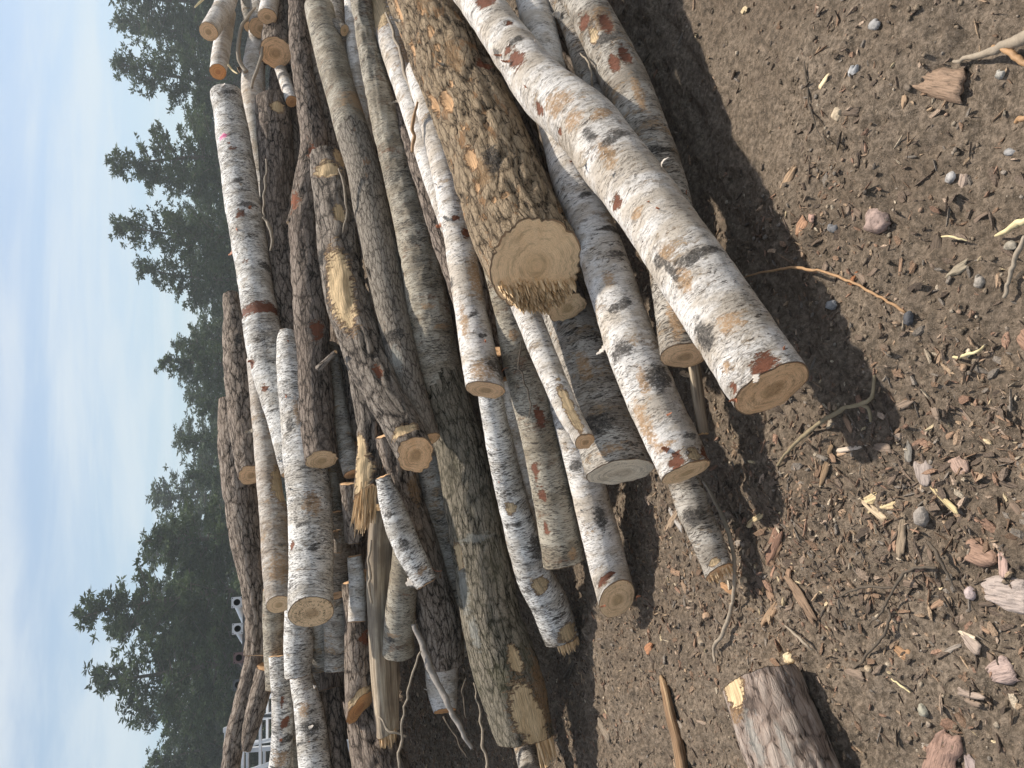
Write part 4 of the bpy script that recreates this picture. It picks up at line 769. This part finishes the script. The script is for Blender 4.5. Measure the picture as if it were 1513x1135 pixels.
for k in range(70):
    while True:
        px,py=g.uniform(960,1505),g.uniform(60,1120)
        if g.random()<dens(px,py)*1.1 and not(1060<px<1250 and py>960) and px>940+.25*max(0,py-600)*0+ (250 if py<520 else 0): break
    if g.random()<.22: piece(px,py,g.uniform(7,12),g.uniform(6,11),g.uniform(0,180),tuple(SP[g.integers(0,8)]),'stone',"small rounded pebble among the wood litter",'pebble','pebble','small pebbles',seed=k)
    else: piece(px,py,g.uniform(12,30),g.uniform(4,10),g.uniform(0,180),tuple(PAL[g.choice(len(PAL),p=PW)]*1.1),'bark',"small brown chip of wood among the litter",'wood chip','wood_chip','small wood chips',seed=k)
def gstick(name,pts,label,cat,mat,group=None,nt=8,rough=.2):
    a=np.array(pts,float);S=catmull(a,len(a)*8);X=grnd(S[:,0],S[:,1]);D=(X-CAM)@Fv;r=S[:,2]/2*D/FPX*(1+.35*(vn(np.c_[S[:,:2]/9.,S[:,0]*0])-.5));X[:,:2]+=(np.c_[vn(np.c_[S[:,:2]/8.,S[:,0]*0+3]),vn(np.c_[S[:,:2]/8.,S[:,0]*0+8])]-.5)*.007;X[:,2]=gz(X[:,0],X[:,1],False)+.022+r*.8+(S[:,3] if a.shape[1]>3 else 0)
    zl=X[:,2].copy();X[:,2]=0;X=CAM+(X-CAM)*(1-zl/CH)[:,None]
    V,F,lc=tube(X,r,nt,rough);return tag(mesh_obj(name,V,F,mat,None,attrs={'lc':('FLOAT_VECTOR',lc)},loc=X[0]),label,cat,group)
GS='sticks lying on the soil'
gstick('root',[(1040,712,4,.01),(1062,752,5,.03),(1080,800,6,.04),(1086,848,6,.03),(1080,900,6,.02),(1068,935,6,.01),(1056,955,5,0),(1056,980,4,0)],"long pale curved root lying beside the sunk birch log",'root',M_TWIG,GS)
gstick('twig',[(1100,410,2,.0),(1140,399,3,.03),(1190,397,4,.04),(1240,410,4,.03),(1290,433,4,.02),(1338,462,4,0)],"long orange twig arching out from under the front birch",'twig',M_ORT,GS)
gstick('branch',[(1148,688,3,0),(1170,662,5,.01),(1208,628,6,.02),(1245,605,6,.03),(1272,597,7,.03),(1288,588,6,.02),(1291,565,5,.01),(1293,545,3,0)],"curved green grey branch with a hooked end on the soil",'branch',M_GRT,GS)
gstick('branch',[(1272,597,5,.03),(1284,606,5,.02),(1287,622,4,.0)],"short forked stub at the hook of the curved green grey branch",'branch',M_GRT,GS)
gstick('twig',[(1385,838,4,.0),(1345,842,5,.01),(1322,868,4,.02),(1305,900,3,.01),(1285,925,2,0)],"forked dark twig lying in the mulch",'twig',M_DKT,GS)
gstick('twig',[(1320,868,3,.01),(1285,868,4,.02),(1255,875,3,.01),(1235,885,2,0)],"thin dark side twig crossing the forked twig",'twig',M_DKT,GS)
gstick('twig',[(1312,895,3,0),(1315,915,4,.01),(1300,945,4,.01),(1275,975,3,0),(1255,992,2,0)],"hair thin dark twig below the forked twig",'twig',M_DKT,GS)
gstick('twig',[(1372,800,4,.01),(1385,822,5,.02),(1400,848,4,.01),(1412,875,3,0)],"grey twig slanting through the right mulch",'twig',M_DKT,GS)
gstick('stick',[(1485,440,5,0),(1492,410,6,.01),(1502,378,7,.02),(1515,350,6,.02)],"pale stick at the right edge under the yellow splinter",'stick',M_TWIG,GS)
gstick('splinter',[(1472,349,3,0),(1488,340,8,.01),(1505,330,10,.02),(1525,322,8,.02)],"yellow frayed splinter cut by the right edge",'splinter',M_STR,GS)
gstick('splinter',[(1408,92,4,0),(1440,84,9,.01),(1475,72,14,.03),(1530,48,18,.05)],"large grey wood splinter entering at the top right",'splinter',M_TWIG,GS)
gstick('bark_strip',[(1468,68,6,.03),(1490,78,9,.04),(1520,98,10,.03)],"orange bark strip resting on the large grey splinter",'bark strip',M_ORT,GS)
gstick('bark_strip',[(1500,182,6,.01),(1508,176,8,.02),(1525,172,8,.02)],"small rusty root at the right edge",'root',M_ORT,GS)
gstick('twig',[(1408,528,4,0),(1425,526,5,.01),(1442,520,5,.02),(1455,512,3,0)],"short pale curved twig in the right soil",'twig',M_STR,GS)
gstick('twig',[(1188,92,2,0),(1195,150,3,.005),(1205,185,2,0),(1220,213,2,0)],"fine root along the edge of the smooth soil",'root',M_DKT,GS)
gstick('twig',[(1318,1003,2,0),(1330,1013,3,.005),(1345,1024,2,0)],"tiny white sliver on the lower soil",'twig',M_STR,GS)
gstick('twig',[(1160,925,2,.0),(1178,940,4,.01),(1190,952,4,.01),(1200,960,2,0)],"short pale twig above the plated pine log",'twig',M_TWIG,GS)
gstick('twig',[(1392,349,2,0),(1410,350,3,.01),(1430,357,2,0)],"thin yellow straw bow on the middle soil",'straw',M_STR,GS)
gstick('twig',[(835,1000,2,.0),(848,975,3,.01),(838,1010,2,0)],"thin dark twig on the shaded soil",'twig',M_DKT,GS)
gstick('twig',[(870,88-20,2,0),(1000,300,1.5,0)],"",None,M_DKT) if False else None
# long split stakes in the low soil
def plank(name,pts,label,mat):
    a=np.array(pts,float);S=catmull(a,len(a)*10);X=grnd(S[:,0],S[:,1]);D=(X-CAM)@Fv;r=S[:,2]/2*D/FPX;X[:,2]=gz(X[:,0],X[:,1],False)+.015+S[:,3]
    V,F,lc=tube(X,r,10,.3,2.);V[:,2]=np.where(V[:,2]>np.repeat(X[:,2],10)+.3*np.repeat(r,10),np.repeat(X[:,2]+.3*r,10)+.25*(V[:,2]-np.repeat(X[:,2]+.3*r,10)),V[:,2])
    return tag(mesh_obj(name,V,F,mat,None,attrs={'lc':('FLOAT_VECTOR',lc)},loc=X[0]),label,'splinter',GS)
SPW=wood_mat('brown_split_wood',(.20,.12,.065),(.38,.26,.15),.2)
plank('splinter',[(966,1002,8,0),(978,1020,15,.02),(990,1060,17,.03),(1002,1105,19,.03),(1012,1160,20,.03)],"long brown split stake lying at the lower edge",SPW)
plank('splinter',[(712,1030,4,0),(716,1065,7,.01),(724,1100,9,.02),(732,1160,10,.02)],"pale split sliver left of the mossy log's raw end",BM['sw'])
for key,a in enumerate([[(612,1010,5,.0),(625,1050,6,.01),(640,1100,4,0)],[(565,1110,5,0),(600,1120,6,.01),(640,1140,4,0)]]): pass
# ---------- trees ----------
m,N=newmat('foliage');co=N.n('ShaderNodeTexCoord').outputs['Object'];f1=N.noise(co,.9,3);vr=N.attr('vc').outputs['Color']
col=N.mix(N.ss(f1,.3,.7),(.032,.052,.025),(.066,.095,.040));col=N.mix(1.,col,vr,'MULTIPLY')
bs=N.n('ShaderNodeBsdfPrincipled',{'Base Color':col,'Roughness':.75,'Specular IOR Level':.2});tr=N.n('ShaderNodeBsdfTranslucent',{'Color':col});N.n('ShaderNodeOutputMaterial',{0:N.n('ShaderNodeMixShader',{0:.25,1:bs.outputs[0],2:tr.outputs[0]}).outputs[0]});FOL=m
m,N=newmat('trunk_bark');co=N.n('ShaderNodeTexCoord').outputs['Object'];f1=N.noise(N.scale(co,(6,6,1.2)),1,5,.7);N.bsdf(N.mix(f1,(.05,.04,.034),(.17,.14,.12)),.9,f1,.05);TRK=m
def tree_mesh(seed,H=1.,kind='pine'):
    """unit tree 10 m tall, crown half-width about 2.2 m"""
    g=np.random.default_rng(seed);tv=[];tf=[];b=0
    def addt(P,R,nt=5):
        nonlocal b
        V,F,_=tube(P,R,nt,cap=False);tv.append(V);tf.extend([f+b for f in F]);b+=len(V)
    lean=g.normal(0,.25,2);zz=np.linspace(0,9.9,9);C=np.stack([lean[0]*(zz/10)**2+.08*np.sin(zz*1.3+seed),lean[1]*(zz/10)**2,zz],1);addt(C,np.linspace(.17,.015,9),7)
    tips=[]
    nb=74
    for k in range(nb):
        z=.9+8.95*(k/nb)**.92+g.normal(0,.12);z=min(z,9.85);q=z/10
        if kind=='pine': L=(2.15*(1-q)**.62+.25)*g.choice([1,.75,.5,1.15],p=[.4,.3,.15,.15])
        else: L=2.3*math.sin(math.pi*min(1,max(.05,(q-.02)*.93+.07)))**.55*g.uniform(.65,1.05)
        a=k*2.4+g.normal(0,.5);el=g.uniform(.0,.45) if kind=='pine' else g.uniform(.1,.8)
        if q>.85: el+=.5
        c0=np.array([np.interp(z,zz,C[:,i]) for i in range(3)]);d=np.array([math.cos(a)*math.cos(el),math.sin(a)*math.cos(el),math.sin(el)])
        s=np.linspace(0,1,5)[:,None];P=c0+d*L*s+np.array([0,0,1])*(.22*L*s**2*(1 if kind=='pine' else -.3))+g.normal(0,.03,(5,3))*s
        addt(P,np.linspace(.035,.008,5)*(.6+L*.3),3)
        nt_=max(3,int(L*5.2))
        for t in np.linspace(.28,1.,nt_):
            base=np.array([np.interp(t,s[:,0],P[:,i]) for i in range(3)])
            sp=.42*L*(1.15-t)*.6+.1
            side=np.cross(d,[0,0,1]);side/=np.linalg.norm(side)+1e-6
            for q2 in range(2 if t<.8 else 1): tips.append(base+side*g.normal(0,1)*sp+np.array([0,0,g.normal(.03,.09)]))
    tips=np.array(tips);n=len(tips);kq=20
    d=nrm(g.normal(0,1,(n,kq,3))+[0,0,.35]);ln=g.uniform(.10,.30,(n,kq,1));w=nrm(np.cross(d,g.normal(0,1,(n,kq,3))))*g.uniform(.018,.05,(n,kq,1));c=tips[:,None]
    Q=np.stack([c+d*ln*.1-w*.5,c+d*ln*.6-w,c+d*ln,c+d*ln*.6+w],2)
    V=Q.reshape(-1,3);F=np.arange(len(V)).reshape(-1,4);sh=np.repeat(g.uniform(.65,1.35,n),kq*4);vc=np.c_[sh,sh,sh*.95,np.ones(len(sh))]
    a=mesh_obj('crown',V,F,FOL,smooth=False,attrs={'vc':('FLOAT_COLOR',vc)});t=mesh_obj('trunk',np.vstack(tv),tf,TRK)
    return t,a
PROT=[tree_mesh(s,kind=k) for s,k in ((1,'pine'),(2,'pine'),(3,'pine'),(4,'leaf'),(5,'pine'),(6,'leaf'))]
first={i:True for i in range(6)}
def put_tree(pi,px_top,py,D,wpx,label,group=None,rot=0.,zs=1.):
    P=unproj(px_top,py,D);Hh=P[2];em=empty('pine_tree' if pi in(0,1,2,4) else 'broadleaf_tree',(P[0],P[1],0));em.rotation_euler=(0,0,rot)
    s=Hh/10;wr=wpx*1.6/2/FPX*D/2.2
    for o in PROT[pi]:
        if first[pi]: c=o
        else: c=o.copy();COL.objects.link(c)
        c.name=o.name.split('.')[0];c.parent=em
    first[pi]=False
    em.scale=(wr,wr,s);tag(em,label,'tree',group)
T1='trees on the skyline'
for i,a in enumerate([
(0,165,-15,46,150,"pine crown cut by the top edge, behind the uppermost jutting birch"),
(1,172,38,50,90,"slim dark tree right at the top edge beside the cut pine crown"),
(4,170,105,44,105,"feathery pine level with the short hanging birch"),
(2,164,212,42,110,"pine whose pale bare trunk shows behind the pink marked birch"),
(0,205,262,48,80,"smaller pine between the pale trunked pine and the spiky one"),
(1,171,342,42,95,"spiky open pine with straight stem above the first torn red bark flake"),
(4,206,412,44,90,"pine with a rounded tip pointing just above the crest log's fork"),
(2,256,492,46,80,"short dense pine right after the rounded tip pine"),
(0,238,540,42,90,"drooping tipped pine halfway along the crest"),
(3,298,600,44,60,"low bushy tree filling the gap in the skyline middle"),
(1,270,655,44,48,"small pointed pine, first of two by the long crest log"),
(4,276,712,44,60,"small pointed pine, second of two by the long crest log"),
(5,222,800,38,110,"broad rounded tree leaning out beside the tallest tree"),
(2,126,885,36,135,"tallest tree of all, its tip reaching farthest into the sky"),
(5,160,930,40,90,"leafy crown tucked between the two tallest trees"),
(0,138,1000,36,150,"second tallest tree, lacy crown full of sky gaps"),
(3,205,1060,40,80,"round crowned tree after the lacy one, nearing the lower edge"),
(1,222,1118,40,95,"pine at the lower edge, behind the leaning poles"),
(5,235,1190,40,110,"last tree, mostly outside the lower edge"),
]): put_tree(*a,T1,rot=i*1.37)
g=np.random.default_rng(5)
for i in range(26): put_tree(int(g.choice([0,1,2,3,4,5])),float(g.uniform(258,296) if i%26<16 else g.uniform(215,255)),-60+i*50.,float(g.uniform(52,66)),float(g.uniform(95,135)),"dark tree in the solid wall of forest behind the skyline trees",'forest wall trees',rot=i*2.1)
tag(mesh_obj('undergrowth',*(lambda X,Y,Z:(np.stack([X,Y,Z],-1).reshape(-1,3),(np.arange(5)[:,None]*160+np.arange(159)[None])[...,None].reshape(-1,1)+np.array([0,1,161,160])))(*(lambda u,v:(u,62+v*7+fbm(np.stack([u*.8,v*3,u*0],-1),3)*5,(1-(1-v)**2)*(4.2+3.*fbm(np.stack([u*.25,v*4,u*0+3],-1),3)) -.3))(*np.meshgrid(np.linspace(-75,75,160),np.linspace(0,1,6)))),mat=None),'dense dark undergrowth at the foot of the forest',kind='stuff')
ug=bpy.data.objects['undergrowth']
# leafy scatter over the undergrowth
gg=np.random.default_rng(9);n=26000;X=gg.uniform(-60,60,n);Y=gg.uniform(50,66,n);Z=gg.random(n)**1.1*(3.6+2.2*vn(np.stack([X*.35,Y*.3,X*0],-1)));c=np.stack([X,Y,Z],-1)[:,None]
d=nrm(gg.normal(0,1,(n,2,3)));ln=gg.uniform(.3,.8,(n,2,1));w=nrm(np.cross(d,gg.normal(0,1,(n,2,3))))*ln*.22;Q=np.stack([c-d*ln*.5,c-w,c+d*ln*.5,c+w],2).reshape(-1,3);sh=np.repeat(gg.uniform(.4,1.3,n),8)
bpy.data.objects.remove(ug)
tag(mesh_obj('undergrowth',Q,np.arange(len(Q)).reshape(-1,4),FOL,smooth=False,attrs={'vc':('FLOAT_COLOR',np.c_[sh,sh,sh,np.ones(len(sh))])}),'dense dark undergrowth at the foot of the forest',kind='stuff')
# ---------- white steel beams and frames ----------
def paint(c,name,r=.45):
    m,N=newmat(name);co=N.n('ShaderNodeTexCoord').outputs['Object'];n1=N.noise(co,6.,5,.65);N.bsdf(N.mix(N.ss(n1,.35,.75),c,tuple(x*.72 for x in c)),r,n1,.002,.4,.4);return m
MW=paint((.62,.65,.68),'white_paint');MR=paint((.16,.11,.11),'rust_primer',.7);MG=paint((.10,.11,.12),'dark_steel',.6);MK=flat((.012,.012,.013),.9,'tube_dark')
def boxv(c,e,ax):
    V=[];
    for x in (-1,1):
        for y in (-1,1):
            for z in (-1,1): V.append(np.array(c)+ax[0]*e[0]*x+ax[1]*e[1]*y+ax[2]*e[2]*z)
    return np.array(V),[np.array(q) for q in ((0,1,3,2),(4,6,7,5),(0,4,5,1),(2,3,7,6),(0,2,6,4),(1,5,7,3))]
def boxes(name,L,mat,parent):
    V=[];F=[];b=0
    for c,e,ax in L:
        v,f=boxv(c,e,ax);V.append(v);F+=[q+b for q in f];b+=8
    o=mesh_obj(name,np.vstack(V)-np.array(parent.location),F,mat,parent,smooth=False);return o
bdir=nrm(np.array([-.42,1,0.]));bs_=np.array([bdir[1],-bdir[0],0]);uz=np.array([0,0,1.])
for i,(px,py,mt,lab) in enumerate([(350,890,MW,"white steel beam with square end plate, nearest the crest log"),(351,929,MW,"white steel beam with square end plate, second along from the crest log"),(353,972,MR,"steel beam with dull reddish end plate"),(352,1012,MG,"steel beam with dark end plate, half behind the leaning pole")]):
    D=12.;c=unproj(px,py,D);em=empty('steel_beam',c);S_=.085;nt=24;th=np.linspace(0,2*math.pi,nt,endpoint=False)
    # plate with round opening
    rin=.052;Ri=[];So=[];V=[]
    for s_ in (0,.012):
        for r_,sq in ((rin,0),(S_,1)):
            for t in th:
                u,v=math.cos(t),math.sin(t);k=1/max(abs(u),abs(v)) if sq else 1;V.append(c+bs_*u*r_*k+uz*v*r_*k+bdir*s_)
    F=[];a=np.arange(nt);b=(a+1)%nt
    F+=list(np.stack([a,a+nt,b+nt,b],1));F+=list(np.stack([a+2*nt,b+2*nt,b+3*nt,a+3*nt],1));F+=list(np.stack([a,b,b+2*nt,a+2*nt],1));F+=list(np.stack([a+nt,a+3*nt,b+3*nt,b+nt],1))
    build('end_plate',V,F,mt,em,smooth=False)
    for sx in(-1,1):
        for sz in(-1,1):
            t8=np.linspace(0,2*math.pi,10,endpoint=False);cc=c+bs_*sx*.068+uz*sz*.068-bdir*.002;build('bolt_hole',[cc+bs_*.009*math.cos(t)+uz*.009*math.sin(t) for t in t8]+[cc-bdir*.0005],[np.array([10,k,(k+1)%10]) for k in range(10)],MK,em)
    P=[c+bdir*(.012+2.9*t) for t in (0,.25,.5,.75,1)];V,F,lc=tube(P,[.062]*5,24,cap=False);build('tube',V,F,mt,em,attrs={'lc':('FLOAT_VECTOR',lc)})
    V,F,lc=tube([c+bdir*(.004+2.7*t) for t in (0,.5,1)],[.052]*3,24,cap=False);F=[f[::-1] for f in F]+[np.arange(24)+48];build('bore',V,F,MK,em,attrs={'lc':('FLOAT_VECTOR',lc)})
    tag(em,lab,'steel beam','steel beams stacked beyond the pile')
# trestle carrying the beams (its cross-bars lie under the tubes)
c0=unproj(350,880,12.);zt=c0[2]-.064;em=empty('trestle',(c0[0]-.9,c0[1]+.5,0));L=[]
for q in (.45,2.2):
    mid=unproj(351,945,12.)+bdir*q;mid[2]=zt-.045;L.append((mid,(1.25,.04,.045),(bs_,bdir,uz)))
    for s_ in(-1.1,0,1.1):
        p_=mid+bs_*s_;L.append((np.array([p_[0],p_[1],(zt-.09)/2]),(.04,.04,(zt-.09)/2),(bs_,bdir,uz)))
boxes('frame',L,MG,em);tag(em,'dark trestle under the steel beams, hidden by the heap','trestle')
# white lattice frames beyond the leaning poles
def lattice(c,u,v,w,h,nx_,nz_,label,loc=None):
    em=empty('lattice_panel',c);n=np.cross(u,v);L=[]
    R1=[];R2=[]
    for sx in(-1,1): R1.append((c+u*w/2*sx,(.03,h/2+.03,.03),(u,v,n)))
    for k in range(nz_+1): R2.append((c+v*h*(k/nz_-.5),(w/2-.03,.018,.018),(u,v,n)))
    for k in range(1,nx_): R2.append((c+u*w*(k/nx_-.5)+n*.003,(.014,h/2,.014),(u,v,n)))
    boxes('rail',R1,MW,em);boxes('rung',R2,MW,em);tag(em,label,'steel frame','white steel frames');return em
for i,(px,py,D,ru,tilt,lab) in enumerate([(382,1098,10.,.25,.30,"white ladder like steel frame nearest the leaning poles"),(388,1140,10.6,.15,.12,"white lattice steel frame at the lower edge of the photo"),(393,1062,11.4,.5,.5,"grey white steel grid glimpsed between the pole and the birch")]):
    c=unproj(px,py,D);u=nrm(np.array([1,ru,.0]));v=nrm(np.array([-tilt,.2,1.]));v=nrm(v-(v@u)*u*0);n_=np.cross(u,v)
    v=nrm(np.cross(n_,u)) if i!=0 else v;c=c+v*(-.75+.25);h=1.9;w=.62
    lattice(c,u,v,w,h,2,8,lab)
c=unproj(372,1058,9.6);em=empty('steel_bar',c);boxes('bar',[(c,(.02,.02,.25),(bs_,bdir,nrm(np.array([.12,0,1])) ))],MG,em);tag(em,'short dark upright bar in front of the white grid','bar')
# ---------- world, sun, haze, camera ----------
SUN_AZ=math.radians(54);SUN_EL=math.radians(61)
w=bpy.data.worlds.new('World');scene.world=w;w.use_nodes=True;t=w.node_tree;t.nodes.clear()
class WN(NT):
    def __init__(s,t): s.t=t
W=WN(t);sky=t.nodes.new('ShaderNodeTexSky');sky.sky_type='NISHITA';sky.sun_disc=False;sky.sun_elevation=SUN_EL;sky.sun_rotation=SUN_AZ;sky.air_density=1.;sky.dust_density=1.6;sky.ozone_density=1.2
gcn=W.n('ShaderNodeTexCoord').outputs['Generated'];sx=W.n('ShaderNodeSeparateXYZ',{0:gcn});zz=W.math('ADD',W.math('MAXIMUM',sx.outputs[2],0.),.10)
pl=W.n('ShaderNodeCombineXYZ',{0:W.math('DIVIDE',sx.outputs[0],zz),1:W.math('DIVIDE',sx.outputs[1],zz),2:0.}).outputs[0]
c1=W.noise(W.scale(pl,(.5,.9,1)),1,6,.55,.6);c2=W.noise(W.scale(pl,(1.6,3.,1),(4,2,0)),1,5,.6,.5)
cf=W.ss(W.math('MULTIPLY_ADD',c2,.35,c1),.54,.82)
hz=W.math('SUBTRACT',1,W.ss(sx.outputs[2],.0,.45))
lo=W.mix(W.math('MULTIPLY_ADD',cf,.62,.05),sky.outputs[0],(6.0,6.2,6.4))
lo=W.mix(W.math('MULTIPLY',hz,.6),lo,(4.0,5.1,5.7))
bg=W.n('ShaderNodeBackground',{0:lo,1:.12});W.n('ShaderNodeOutputWorld',{0:bg.outputs[0]})
sl=bpy.data.lights.new('sun','SUN');sl.energy=5.0;sl.angle=math.radians(1.6);sl.color=(1,.92,.81);so=bpy.data.objects.new('sun',sl);COL.objects.link(so)
sd_=Vector((math.sin(SUN_AZ)*math.cos(SUN_EL),math.cos(SUN_AZ)*math.cos(SUN_EL),math.sin(SUN_EL)));so.rotation_euler=sd_.to_track_quat('Z','Y').to_euler();so.location=(0,0,30)
if HAZE:
    m=bpy.data.materials.new('haze');m.use_nodes=True;t=m.node_tree;t.nodes.clear();N=WN(t);pv=N.n('ShaderNodeVolumePrincipled',{'Color':(.84,.93,.95,1),'Density':HAZE,'Anisotropy':.3});ou=N.n('ShaderNodeOutputMaterial',{1:pv.outputs[0]})
    V,F=boxv((0,35,9.),(90,60,11.5),(Rv,np.array([0,1.,0]),uz));o=mesh_obj('haze',V,F,m,smooth=False);tag(o,'thin pale haze in the air',kind='stuff')
cd=bpy.data.cameras.new('camera');cd.sensor_fit='HORIZONTAL';cd.sensor_width=36;cd.lens=36*FPX/1513;cd.clip_end=3000;cd.clip_start=.05;co_=bpy.data.objects.new('camera',cd);COL.objects.link(co_)
from mathutils import Matrix
bx,by,bz=-Uv,Rv,-Fv
co_.matrix_world=Matrix(((bx[0],by[0],bz[0],0),(bx[1],by[1],bz[1],0),(bx[2],by[2],bz[2],CH),(0,0,0,1)));scene.camera=co_
scene.view_settings.view_transform='Standard';scene.view_settings.look='None';scene.view_settings.gamma=1;scene.view_settings.exposure=EXPO
scene.render.engine='CYCLES';scene.cycles.use_adaptive_sampling=True;scene.cycles.adaptive_threshold=.02;scene.cycles.max_bounces=5;scene.cycles.diffuse_bounces=3;scene.cycles.glossy_bounces=2;scene.cycles.volume_bounces=0;scene.cycles.use_denoising=True
